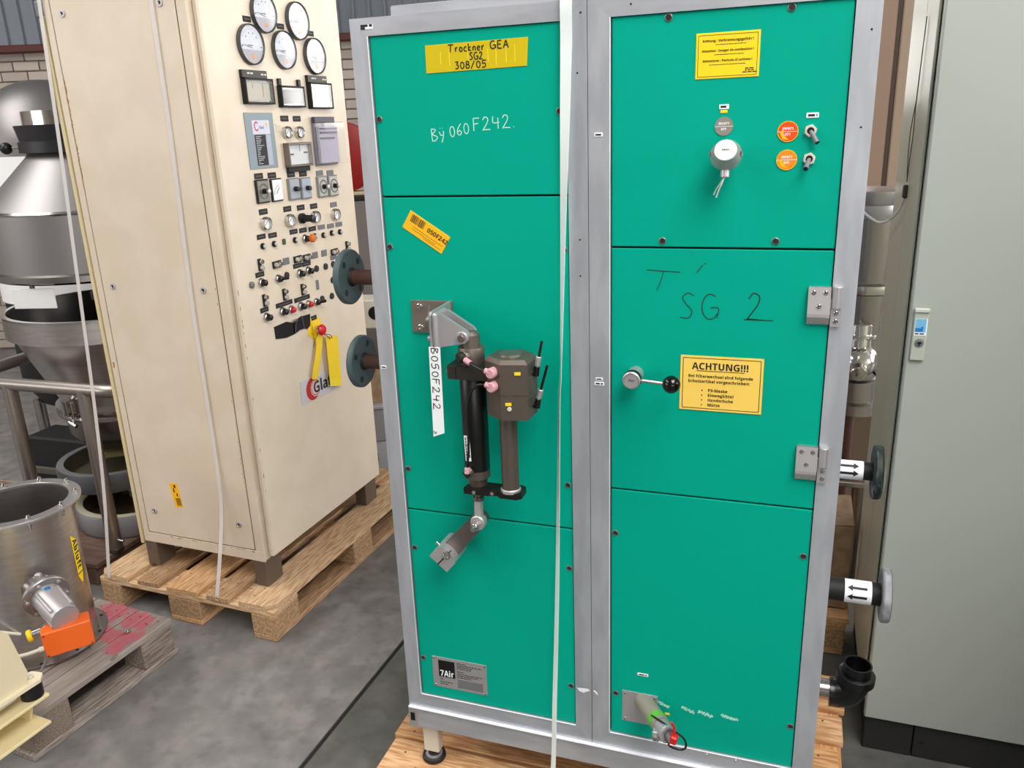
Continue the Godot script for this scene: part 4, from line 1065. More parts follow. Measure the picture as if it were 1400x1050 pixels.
func cream_cabinet() -> void:
	var c := thing("control_cabinet", "tall cream control cabinet covered in round gauges and push buttons, standing on a pallet", "cabinet", Vector3(-0.914, 0, -2.612), 1.195)
	var W := 0.79
	var top := 2.26
	part("body", MB.new().box(Vector3(W / 2 + .004, (.245 + top) / 2, -.2835), Vector3(W - .008, top - .245, .559), .002), M.cream, c)
	# left side: frame strips round a recessed-joint panel
	for q in [[.245, .286, -.56, .0], [.286, top, -.56, -.533], [.286, top, -.036, .0]]:
		part("side_frame", MB.new().box(Vector3(.003, (q[0] + q[1]) / 2, (q[2] + q[3]) / 2), Vector3(.008, q[1] - q[0], q[3] - q[2]), .0015), M.cream, c)
	part("side_joint", MB.new().box(Vector3(.003, 1.27, -.2845), Vector3(.003, top - .28, .50)), mk(Color(.35, .30, .22), .8), c)
	var sp := part("side_panel", MB.new().box(Vector3(.002, (.289 + top) / 2, -.2845), Vector3(.010, top - .289, .489), .003), M.cream, c)
	var cup := MB.new().lathe([Vector2(.0045, .0015), Vector2(.006, .004), Vector2(.011, .0035), Vector2(.0115, 0)], MB.ax(Vector3.ZERO, Vector3(-1, 0, 0)), 18).mesh()
	var core := MB.new().lathe([Vector2(.0065, .002), Vector2(0, .002)], MB.ax(Vector3.ZERO, Vector3(-1, 0, 0)), 14).box(Vector3(-.0025, 0, 0), Vector3(.001, .010, .002)).mesh()
	for z in [-.481, -.091]:
		for y in [2.10, 1.238, .384]:
			part("panel_lock", cup, M.castalu, sp, Vector3(-.003, y, z))
			part("lock_slot", core, M.black, sp, Vector3(-.003, y, z))
	# chipped, rusty paint along the panel edge
	var rs := MB.new()
	for i in 40:
		var y := 1.90 - i * .0085 + rng.randf_range(-.003, .003)
		var r := rng.randf_range(.0012, .0035)
		var z := -.526 + rng.randf_range(-.0025, .0025)
		rs.box(Vector3(-.0031, y, z), Vector3(.0006, r * rng.randf_range(2, 5), r), 0.0)
	rs.box(Vector3(-.0012, .95, -.548), Vector3(.0008, .020, .006), 0.0)
	part("rust_chips", rs, M.rust_o, sp).set_meta("kind", "stuff")
	var ch := MB.new()
	for i in 46:
		var q := rng.randi() % 4
		var y := rng.randf_range(.29, 1.25)
		if q == 0:
			ch.box(Vector3(-.0032, y, -.528), Vector3(.0006, rng.randf_range(.003, .012), .0016))
		elif q == 1:
			ch.box(Vector3(-.0012, .266 + rng.randf_range(.012, .018), rng.randf_range(-.52, -.03)), Vector3(.0006, .0016, rng.randf_range(.004, .02)))
		elif q == 2:
			ch.box(Vector3(-.0032, y, -.042), Vector3(.0006, rng.randf_range(.003, .010), .0014))
		else:
			ch.box(Vector3(.030, y + .05, .0205), Vector3(.002, rng.randf_range(.004, .02), .0006))
	part("paint_chips", ch, mk(Color(.48, .40, .28), .8), sp).set_meta("kind", "stuff")
	# rear cover and its bracket
	part("rear_cover", MB.new().box(Vector3(W / 2, 1.155, -.574), Vector3(W - .03, 1.86, .018), .004), M.cream, c)
	part("rear_strip", MB.new().box(Vector3(.006, 1.165, -.576), Vector3(.016, 1.87, .014), .003), mk(Color(.82, .76, .60), .5), c)
	part("cable_clip", MB.new().box(Vector3(.004, 2.12, -.585), Vector3(.016, .05, .022), .005), M.greytag, c)
	part("rear_latch", MB.new().box(Vector3(.004, .44, -.588), Vector3(.014, .03, .016), .003).box(Vector3(.004, 1.20, -.588), Vector3(.014, .03, .016), .003), M.black_matt, c)
	for x in [.045, W - .05]:
		for z in [-.028, -.535]:
			part("leg", MB.new().box(Vector3(x, .195, z), Vector3(.09, .102, .055), .003), mk(Color(.42, .37, .32), .45, .4), c)
	# sticker on the side
	var st := part("barcode_sticker", MB.new().box(Vector3.ZERO, Vector3(.0012, .096, .036), .0004), M.orange_y, c, Vector3(-.0036, .463, -.361), Basis(Vector3(1, 0, 0), -.13))
	var bb := MB.new()
	var by := -.040
	while by < -.012:
		bb.box(Vector3(-.0008, by, .004), Vector3(.0004, .0014, .022))
		by += .0028
	bb.box(Vector3(-.0008, .02, -.004), Vector3(.0004, .016, .005)).box(Vector3(-.0008, .036, .004), Vector3(.0004, .012, .008)).box(Vector3(-.0008, .002, .006), Vector3(.0004, .012, .005))
	part("barcode", bb, M.ink, st)
	# door
	var dw := .768
	part("door", MB.new().box(Vector3(.026 + dw / 2, (.254 + top) / 2, .0085), Vector3(dw, top - .254, .023), .006), M.cream_door, c)
	part("door_gap", MB.new().box(Vector3(W / 2 + .012, 1.25, -.0055), Vector3(W - .05, top - .27, .010)), M.gap, c)
	for y in [2.17, 1.19, .335]:
		part("hinge", MB.new().box(Vector3(.799, y, .004), Vector3(.010, .038, .022), .002), M.black_matt, c)
	# five large gauges in two rows
	for q in [[.330, 2.097], [.516, 2.090], [.244, 1.995], [.420, 1.990], [.601, 1.981]]:
		gauge(c, q[0], q[1], .0625, true)
	for q in [[.247, 2.071], [.422, 2.065], [.597, 2.057], [.502, 2.166], [.34, 2.178]]:
		name_plate(c, q[0], q[1], .040, .018)
	# recorders and clear covers
	for q in [[.249, 1.853, .146, .080], [.4295, 1.8395, .135, .070], [.606, 1.846, .140, .090]]:
		var x: float = q[0]
		var y: float = q[1]
		var w: float = q[2]
		var h: float = q[3]
		var mid: bool = x > .4 and x < .5
		var fr := MB.new()
		for s in [-1.0, 1.0]:
			fr.box(Vector3(s * (w / 2 - .003), 0, .010), Vector3(.006, h, .020), .001)
			fr.box(Vector3(0, s * (h / 2 - .003), .010), Vector3(w, .006, .020), .001)
		var f := part("recorder", fr, M.black_matt, c, Vector3(x, y, DZ))
		part("recorder_face", MB.new().box(Vector3(0, 0, .006), Vector3(w - .012, h - .012, .006)), mk(Color(.46, .44, .44), .6) if mid else M.offwhite, f)
		part("inner_bezel", frame_lines(w - .018, h - .018, .003), M.chrome, f, Vector3(0, 0, .0088))
		if not mid:
			part("header", MB.new().box(Vector3(-.010, h / 2 + .012, .006), Vector3(w - .018, .024, .012), .001), M.black, f)
			part("header_print", bars([[-.05, -.02, h / 2 + .014], [.02, .05, h / 2 + .012]], .005), M.offwhite, f, Vector3(0, 0, .0122))
			part("pointer", MB.new().box(Vector3(w * .18, .004, .0095), Vector3(.002, h * .55, .001)).box(Vector3(-w * .18, h * .2, .0095), Vector3(.0014, h * .2, .001)), M.greytag, f)
		else:
			for s in [-1.0, 1.0]:
				part("cover_lug", MB.new().box(Vector3(s * .056, h / 2 + .012, .005), Vector3(.015, .022, .010), .001), M.black, f)
		part("cover_glass", MB.new().box(Vector3(0, 0, .018), Vector3(w - .012, h - .012, .002)), M.glass, f)
	# grey card with a drawing sheet
	var gp := part("instruction_card", MB.new().box(Vector3.ZERO, Vector3(.149, .178, .003), .0008), M.panelgrey, c, Vector3(.2445, 1.698, DZ + .0015))
	part("header_card", MB.new().prism(rrect(.090, .044, .001, Vector2(.004, .043)), 0, .0008), mk(Color(.80, .82, .88), .5), gp, Vector3(0, 0, .0015))
	part("logo_ring", MB.new().ribbon(arc(-.020, .046, .010, .013, 40, 320, 14), .005, .0026), M.red, gp)
	text_part("Glatt", .009, mk(Color(.3, .3, .6), .5), gp, Vector3(.006, .042, .0026), Basis(), false)
	part("logo_star", MB.new().lathe([Vector2(.006, .0027), Vector2(0, .0027)], MB.ax(Vector3(.032, .052, 0), Vector3(0, 0, 1)), 5), M.orange_y, gp)
	part("card_print", MB.new().prism(rrect(.056, .098, .001, Vector2(-.006, -.030)), 0, .0012), M.ink, gp, Vector3(0, 0, .0015))
	part("card_sheet", MB.new().prism(rrect(.026, .098, .001, Vector2(.036, -.030)), 0, .0010), mk(Color(.66, .70, .76), .5), gp, Vector3(0, 0, .0015))
	var cp := []
	for i in 16:
		cp.append([-.030, -.030 + rng.randf_range(.008, .040), .014 - i * .0058])
	part("small_print", bars(cp, .0022), mk(Color(.75, .77, .80), .5), gp, Vector3(0, 0, .0022))
	part("torn_label", MB.new().prism([Vector2(.330, 1.752), Vector2(.345, 1.745), Vector2(.362, 1.748), Vector2(.352, 1.736), Vector2(.358, 1.722), Vector2(.342, 1.728), Vector2(.330, 1.722), Vector2(.334, 1.736)], 0, .001), M.offwhite, c, Vector3(0, 0, DZ))
	# clear box over a paper holder
	var dx := part("document_box", MB.new().box(Vector3(0, 0, .006), Vector3(.140, .166, .012), .002), mk(Color(.45, .45, .48), .5), c, Vector3(.612, 1.684, DZ))
	part("papers", MB.new().box(Vector3(.002, -.010, .018), Vector3(.122, .130, .012), .001), mk(Color(.68, .66, .74), .5), dx)
	part("header", MB.new().box(Vector3(-.006, .078, .012), Vector3(.130, .022, .014), .001), mk(Color(.22, .20, .26), .4), dx)
	part("shelf_line", MB.new().box(Vector3(0, .048, .026), Vector3(.11, .004, .006)).box(Vector3(0, .034, .026), Vector3(.11, .005, .006)).box(Vector3(-.01, .014, .026), Vector3(.09, .004, .006)), mk(Color(.26, .26, .32), .4), dx)
	part("clear_cover", MB.new().box(Vector3(0, -.004, .034), Vector3(.136, .150, .040), .004), M.glass, dx)
	gauge(c, .384, 1.722, .0205, false)
	gauge(c, .456, 1.721, .0205, false)
	for q in [[.386, 1.768, 0], [.458, 1.767, 0], [.208, 1.586, 0], [.279, 1.584, 0], [.387, 1.580, 0], [.459, 1.578, 0], [.564, 1.574, 1], [.634, 1.571, 1], [.209, 1.469, 0], [.343, 1.465, 0], [.423, 1.462, 0], [.504, 1.459, 0], [.636, 1.452, 1]]:
		name_plate(c, q[0], q[1], .045, .019, M.greytag if q[2] == 1 else null)
	# chart recorder
	var cr := MB.new()
	for s in [-1.0, 1.0]:
		cr.box(Vector3(s * .067, 0, .012), Vector3(.008, .080, .024), .002)
		cr.box(Vector3(0, s * .037, .012), Vector3(.142, .008, .024), .002)
	var rc := part("chart_recorder", cr, M.steel_d, c, Vector3(.430, 1.646, DZ))
	part("chart_paper", MB.new().box(Vector3(0, 0, .006), Vector3(.128, .070, .008)), M.paper, rc)
	part("chart_pens", MB.new().box(Vector3(-.040, .002, .012), Vector3(.022, .005, .003)).box(Vector3(.044, .006, .012), Vector3(.020, .005, .003)).box(Vector3(.012, .022, .011), Vector3(.002, .022, .001)), M.ink, rc)
	part("chart_footer", MB.new().box(Vector3(-.004, -.049, .008), Vector3(.128, .018, .012), .001), M.black_matt, rc)
	part("clear_cover", MB.new().box(Vector3(0, 0, .022), Vector3(.128, .068, .002)), M.glass, rc)
	# square selector plates
	for q in [[.2135, 1.536, .067, .078, 0], [.290, 1.5345, .060, .077, 1], [.389, 1.530, .065, .076, 2], [.4615, 1.5275, .063, .076, 3], [.5675, 1.5245, .063, .077, 4], [.6395, 1.523, .063, .078, 5]]:
		var w: float = q[2]
		var h: float = q[3]
		var b := part("selector_plate", MB.new().box(Vector3(0, 0, .004), Vector3(w, h, .008), .002), M.black_matt if q[4] < 2 else mk(Color(.5, .5, .5), .4), c, Vector3(q[0], q[1], DZ))
		part("face_plate", MB.new().box(Vector3(0, 0, .009), Vector3(w - .009, h - .009, .003), .001), [mk(Color(.50, .49, .46), .4, .4), M.paper, mk(Color(.62, .65, .69), .4), mk(Color(.64, .68, .74), .4), mk(Color(.70, .70, .68), .35), mk(Color(.72, .72, .70), .35)][q[4]], b)
		if q[4] == 1:
			part("needle", MB.new().ribbon([Vector2(-.010, -.012), Vector2(.008, .008)], .0025, .0112, false), M.ink, b)
			part("scale_print", MB.new().ribbon(arc(.012, -.018, .034, .034, 95, 175, 8), .0014, .0111), M.greytag, b)
		else:
			if q[4] == 0 or q[4] > 3:
				part("dial_ring", MB.new().lathe([Vector2(.026, .0105), Vector2(.024, .0125), Vector2(.021, .0115)], MB.ax(Vector3.ZERO, Vector3(0, 0, 1)), 24), M.greytag, b)
			part("knob", MB.new().lathe([Vector2(.009, .010), Vector2(.008, .026), Vector2(0, .027)], MB.ax(Vector3.ZERO, Vector3(0, 0, 1)), 18), M.black, b)
			if q[4] == 2:
				part("knob_bar", MB.new().box(Vector3(.004, 0, .020), Vector3(.030, .007, .014), .002), M.black, b)
			elif q[4] > 3 or q[4] == 0:
				part("knob_cap", MB.new().lathe([Vector2(.0075, .027), Vector2(.0075, .034), Vector2(0, .035)], MB.ax(Vector3.ZERO, Vector3(0, 0, 1)), 16), M.castalu, b)
	# row of small gauges with the pull knob
	for q in [[.208, 1.430], [.343, 1.425], [.500, 1.420], [.635, 1.415]]:
		gauge(c, q[0], q[1], .0225, false)
	part("pull_knob", MB.new().lathe([Vector2(.018, 0), Vector2(.019, .012), Vector2(.013, .016), Vector2(.012, .040), Vector2(.014, .046), Vector2(.013, .056), Vector2(0, .058)], MB.ax(Vector3.ZERO, Vector3(0, 0, 1)), 22), M.black, c, Vector3(.418, 1.424, DZ))
	for q in [[.182, 1.389, 0], [.243, 1.386, 0], [.364, 1.383, 0], [.421, 1.381, 0], [.480, 1.379, 0], [.539, 1.378, 1], [.601, 1.375, 1], [.659, 1.374, 1]]:
		name_plate(c, q[0], q[1], .046, .017, M.greytag if q[2] == 1 else null)
	for q in [[.182, 1.357], [.244, 1.356], [.365, 1.353], [.487, 1.351], [.545, 1.347], [.602, 1.348], [.659, 1.345]]:
		button(c, "toggle_button", q[0], q[1], .0105, mk(Color(.80, .79, .76), .3), .016, M.black_matt)
	part("green_lens", MB.new().box(Vector3(.301, 1.356, DZ + .002), Vector3(.017, .020, .004), .001), mk(Color(.22, .27, .20), .4), c)
	button(c, "orange_button", .425, 1.350, .016, M.black, .022)
	part("orange_cap", MB.new().lathe([Vector2(.015, 0), Vector2(.0155, .010), Vector2(.012, .014), Vector2(0, .015)], MB.ax(Vector3(.438, 1.350, DZ + .020), Vector3(.15, 0, 1)), 20), mk(Color(.85, .45, .12), .4), c)
	for q in [[.153, 1.298, 1], [.245, 1.285, 0], [.368, 1.284, 0], [.423, 1.281, 0], [.607, 1.275, 0], [.699, 1.282, 1], [.153, 1.176, 1], [.265, 1.174, 1], [.375, 1.171, 1]]:
		pair(c, q[0], q[1], q[2] == 1)
	for q in [[.301, 1.287], [.479, 1.281], [.539, 1.280]]:
		part("blank_plate", MB.new().box(Vector3(q[0], q[1], DZ + .001), Vector3(.036, .024, .002), .0006), M.greytag, c)
	for q in [[.364, 1.261, .052, 0], [.419, 1.259, .052, 0], [.149, 1.266, .046, 0], [.599, 1.254, .044, 1], [.149, 1.144, .044, 0], [.261, 1.142, .096, 0], [.369, 1.139, .096, 0], [.428, 1.053, .036, 0]]:
		name_plate(c, q[0], q[1], q[2], .017, M.greytag if q[3] == 1 else null)
	part("blank_plate", MB.new().box(Vector3(.474, 1.170, DZ + .001), Vector3(.018, .037, .002), .0006), M.greytag, c)
	part("key_lock", MB.new().lathe([Vector2(.011, 0), Vector2(.011, .006), Vector2(.008, .008), Vector2(0, .008)], MB.ax(Vector3(.099, 1.240, DZ), Vector3(0, 0, 1)), 18), M.greytag, c)
	for q in [[.150, 1.238], [.370, 1.231], [.424, 1.232], [.154, 1.117], [.244, 1.117], [.354, 1.113]]:
		button(c, "push_button", q[0], q[1], .0165, M.black, .024)
	for q in [[.294, 1.114], [.403, 1.111]]:
		button(c, "red_button", q[0], q[1], .0155, M.red, .020)
	for q in [[.242, 1.235], [.452, 1.109]]:
		button(c, "selector_switch", q[0], q[1], .016, M.black, .020)
		part("selector_lever", MB.new().cyl(Vector3(q[0] + .002, q[1], DZ + .016), Vector3(q[0] + .024, q[1] + .001, DZ + .030), .0062, 12, .001), M.black, c)
	for q in [[.294, 1.238], [.478, 1.231], [.539, 1.229], [.591, 1.229], [.577, 1.170], [.494, 1.112], [.560, 1.110]]:
		part("blanking_plug", MB.new().lathe([Vector2(.0125, 0), Vector2(.012, .005), Vector2(0, .006)], MB.ax(Vector3(q[0], q[1], DZ), Vector3(0, 0, 1)), 18), M.rubber, c)
	# crumpled black tape
	var tp := MB.new()
	tp.prism([Vector2(.188, 1.074), Vector2(.259, 1.077), Vector2(.30, 1.064), Vector2(.302, 1.022), Vector2(.25, 1.020), Vector2(.190, 1.030)], 0, .0025)
	tp.prism([Vector2(.296, 1.060), Vector2(.332, 1.074), Vector2(.352, 1.078), Vector2(.352, 1.030), Vector2(.325, 1.030), Vector2(.300, 1.024)], .001, .006)
	tp.prism([Vector2(.350, 1.076), Vector2(.403, 1.074), Vector2(.398, 1.031), Vector2(.375, 1.022), Vector2(.352, 1.034)], .001, .004)
	var tpp := part("black_tape", tp, mk(Color(.06, .065, .075), .3), c, Vector3(0, 0, DZ))
	part("tape_fold", MB.new().box(Vector3(.350, 1.052, .007), Vector3(.005, .048, .003), .001, Basis(Vector3(0, 0, 1), .12)), mk(Color(.30, .31, .35), .3), tpp)
	part("tape_fold", MB.new().box(Vector3(.305, 1.045, .006), Vector3(.004, .040, .003), .001, Basis(Vector3(0, 0, 1), -.3)), mk(Color(.30, .31, .35), .3), tpp)
	part("scrap_clip", MB.new().box(Vector3(.305, 1.072, .008), Vector3(.02, .010, .012), .002), M.chrome, tpp)
	# emergency stop on its yellow backing
	part("yellow_backing", MB.new().prism([Vector2(.388, 1.052), Vector2(.432, 1.058), Vector2(.468, 1.045), Vector2(.468, .965), Vector2(.425, .960), Vector2(.380, 1.0)], 0, .0015), M.yellow, c, Vector3(0, 0, DZ))
	var es := part("emergency_stop", MB.new().lathe([Vector2(.016, 0), Vector2(.016, .010), Vector2(.013, .020)], MB.ax(Vector3.ZERO, Vector3(0, 0, 1)), 20), M.chrome, c, Vector3(.436, 1.006, DZ + .001))
	part("mushroom", MB.new().lathe([Vector2(.010, .016), Vector2(.0205, .020), Vector2(.0215, .026), Vector2(.017, .033), Vector2(0, .036)], MB.ax(Vector3.ZERO, Vector3(0, 0, 1)), 24), mk(Color(.85, .06, .10), .3), es)
	# maker's plate
	var gl := part("maker_plate", MB.new().prism([Vector2(.297, .838), Vector2(.563, .820), Vector2(.556, .742), Vector2(.294, .748)], 0, .002), mk(Color(.78, .77, .80), .4), c, Vector3(0, 0, DZ))
	part("logo_disc", MB.new().lathe([Vector2(.044, .0026), Vector2(0, .0026)], MB.ax(Vector3(.371, .790, 0), Vector3(0, 0, 1)), 32), mk(Color(.72, .12, .14), .4), gl)
	part("logo_inner", MB.new().lathe([Vector2(.027, .0030), Vector2(0, .0030)], MB.ax(Vector3(.388, .790, 0), Vector3(0, 0, 1)), 28), mk(Color(.80, .76, .74), .4), gl)
	part("logo_ring", MB.new().ribbon(arc(.388, .790, .032, .032, 60, 300, 20), .003, .0032), mk(Color(.9, .8, .78), .4), gl)
	text_part("Glatt", .044, M.ink, gl, Vector3(.446, .790, .0034))

# ---------------------------------------------------------------- grey cabinet at the right
func grey_cabinet() -> void:
	var c := thing("switch_cabinet", "tall pale grey-green switch cabinet on a black plinth with a small door lock", "cabinet", Vector3(0.946, 0, -1.868), -0.343)
	var top := 2.25
	var W := 1.0
	part("body", MB.new().box(Vector3(W / 2 + .004, (.105 + top) / 2, -.345), Vector3(W - .008, top - .105, .53), .003), M.grey_side, c)
	for q in [[-.608, -.302], [-.298, -.088]]:
		part("side_panel", MB.new().box(Vector3(.002, (.105 + top) / 2, (q[0] + q[1]) / 2), Vector3(.006, top - .105, q[1] - q[0]), .0015), M.grey_side, c)
	part("side_seam", MB.new().box(Vector3(.003, (.105 + top) / 2, -.30), Vector3(.003, top - .11, .01)), M.greytag, c)
	part("door_channel", MB.new().box(Vector3(W / 2 + .010, (.11 + top) / 2, -.056), Vector3(W - .02, top - .12, .07)), M.grey_edge, c)
	part("door_gasket", MB.new().box(Vector3(.020, (.11 + top) / 2, -.030), Vector3(.010, top - .12, .020)), mk(Color(.40, .49, .43), .5), c)
	part("door", MB.new().box(Vector3(W / 2, (.109 + top) / 2, -.011), Vector3(W, top - .109, .024), .004), M.grey, c)
	for q in [[.004, .128], [.131, W]]:
		part("plinth_panel", MB.new().box(Vector3((q[0] + q[1]) / 2, .052, -.020), Vector3(q[1] - q[0], .104, .02), .002), M.plinth, c)
	part("plinth_base", MB.new().box(Vector3(W / 2, .052, -.31), Vector3(W - .02, .104, .56)), M.plinth, c)
	part("plinth_hole", MB.new().lathe([Vector2(.006, 0), Vector2(0, 0)], MB.ax(Vector3(.153, .051, -.0095), Vector3(0, 0, 1)), 12), M.black, c)
	var lk := part("lock_plate", MB.new().box(Vector3(.0245, 1.209, .004), Vector3(.031, .126, .010), .002), mk(Color(.68, .71, .66), .4), c)
	part("lock_lip", MB.new().box(Vector3(.0245, 1.268, .008), Vector3(.033, .010, .010), .002), mk(Color(.74, .77, .72), .35), lk)
	part("lock_label", MB.new().box(Vector3(.0250, 1.228, .0092), Vector3(.026, .040, .0012)), M.paper, lk)
	part("label_field", MB.new().prism([Vector2(.013, 1.216), Vector2(.036, 1.216), Vector2(.036, 1.248), Vector2(.013, 1.248)], .0098, .0104), mk(Color(.45, .70, .84), .4), lk)
	part("label_emblem", MB.new().prism([Vector2(.014, 1.218), Vector2(.030, 1.218), Vector2(.030, 1.230), Vector2(.026, 1.230), Vector2(.026, 1.226), Vector2(.014, 1.226)], .0104, .0108), M.blue, lk)
	part("label_print", bars([[.014, .036, 1.212]], .003), M.ink, lk, Vector3(0, 0, .0092))
	part("key_barrel", MB.new().lathe([Vector2(.0095, 0), Vector2(.0095, .004), Vector2(.0075, .005), Vector2(0, .005)], MB.ax(Vector3(.0255, 1.191, .008), Vector3(0, 0, 1)), 20), M.greytag, lk)
	part("keyhole", MB.new().box(Vector3(.0255, 1.191, .0132), Vector3(.009, .004, .001)).box(Vector3(.0255, 1.189, .0132), Vector3(.003, .009, .001)), M.black, lk)
	# wire loop and white line hanging down the side
	part("wire_loop", MB.new().tube([Vector3(-.004, 1.93, -.262), Vector3(-.006, 1.74, -.275), Vector3(-.007, 1.66, -.255), Vector3(-.006, 1.585, -.285), Vector3(-.005, 1.54, -.300)], .0012, 6), mk(Color(.35, .35, .30), .5, .6), c)
	part("wire_loop", MB.new().tube([Vector3(-.006, 1.74, -.275), Vector3(-.007, 1.66, -.320), Vector3(-.006, 1.585, -.315), Vector3(-.005, 1.54, -.300)], .0012, 6), mk(Color(.35, .35, .30), .5, .6), c)
	part("wire_clamp", MB.new().box(Vector3(-.006, 1.515, -.303), Vector3(.012, .034, .020), .003), mk(Color(.22, .24, .20), .5), c)
	part("white_hose", MB.new().tube([Vector3(-.006, 1.50, -.303), Vector3(-.014, 1.46, -.34), Vector3(-.028, 1.425, -.44), Vector3(-.046, 1.41, -.54), Vector3(-.080, 1.43, -.62), Vector3(-.11, 1.47, -.70)], .0034, 8), M.white, c)

# ---------------------------------------------------------------- pallets
func nails(b: Node, spots: Array, y: float) -> void:
	var m := MB.new()
	for s in spots:
		m.lathe([Vector2(.0032, .0006), Vector2(0, .0006)], Transform3D(Basis(), Vector3(s.x, y, s.y)), 8)
	part("nails", m, M.rust, b).set_meta("kind", "stuff")

func euro_pallet(t: Node3D, mats: Array, L: float, widths: Array, gaps: Array, blockmat: Material, chamfer := true) -> void:
	# deck boards run along local X, length L; origin at the front left corner on the floor, depth towards -Z
	var z := 0.0
	var total := 0.0
	for i in widths.size():
		total += widths[i] + (gaps[i] if i < gaps.size() else 0.0)
	var k := 0
	for i in widths.size():
		var w: float = widths[i]
		var dy := rng.randf_range(-.004, -.001)
		var ex := rng.randf_range(-.004, .004) if chamfer else rng.randf_range(-.014, .014)
		var b: MeshInstance3D
		if chamfer and (i == 0 or i == widths.size() - 1):
			var s := 1.0 if i == 0 else -1.0
			var zz := w / 2
			var pl := [Vector2(-L / 2 + .03, -zz * s), Vector2(L / 2 - .03, -zz * s), Vector2(L / 2, -(zz - .03) * s), Vector2(L / 2, zz * s), Vector2(-L / 2, zz * s), Vector2(-L / 2, -(zz - .03) * s)]
			b = part("deck_board", MB.new().prism(pl, -.011, .011, Transform3D(Basis(Vector3(1, 0, 0), Vector3(0, 0, -1), Vector3(0, 1, 0)), Vector3.ZERO)), mats[k % mats.size()], t, Vector3(L / 2 + ex, .133 + dy, z - w / 2))
		else:
			b = part("deck_board", MB.new().box(Vector3.ZERO, Vector3(L, .022, w), .003), mats[k % mats.size()], t, Vector3(L / 2 + ex, .133 + dy, z - w / 2))
		var sp := []
		for x in [-L / 2 + .05, -L / 2 + .10, -.03, .03, L / 2 - .10, L / 2 - .05]:
			sp.append(Vector2(x, rng.randf_range(-.3, .3) * w))
		nails(b, sp, .011)
		z -= w + (gaps[i] if i < gaps.size() else 0.0)
		k += 1
	for i in 3:
		var bz: float = [-.05, -total / 2, -total + .05][i]
		for j in 3:
			var bx: float = [.0725, L / 2, L - .0725][j]
			part("block", MB.new().box(Vector3(bx, .061, bz), Vector3(.145, .078, .10 if i != 1 else .145), .003), blockmat, t)
		part("bottom_board", MB.new().box(Vector3(L / 2, .011, bz), Vector3(L, .022, .10 if i != 1 else .145), .003), mats[(i + 1) % mats.size()], t)
	for j in 3:
		var bx: float = [.0725, L / 2, L - .0725][j]
		part("stringer_board", MB.new().box(Vector3(0, 0, 0), Vector3(total, .022, .145), .003), mats[j % mats.size()], t, Vector3(bx, .111, -total / 2), Basis(Vector3(0, 1, 0), PI / 2))

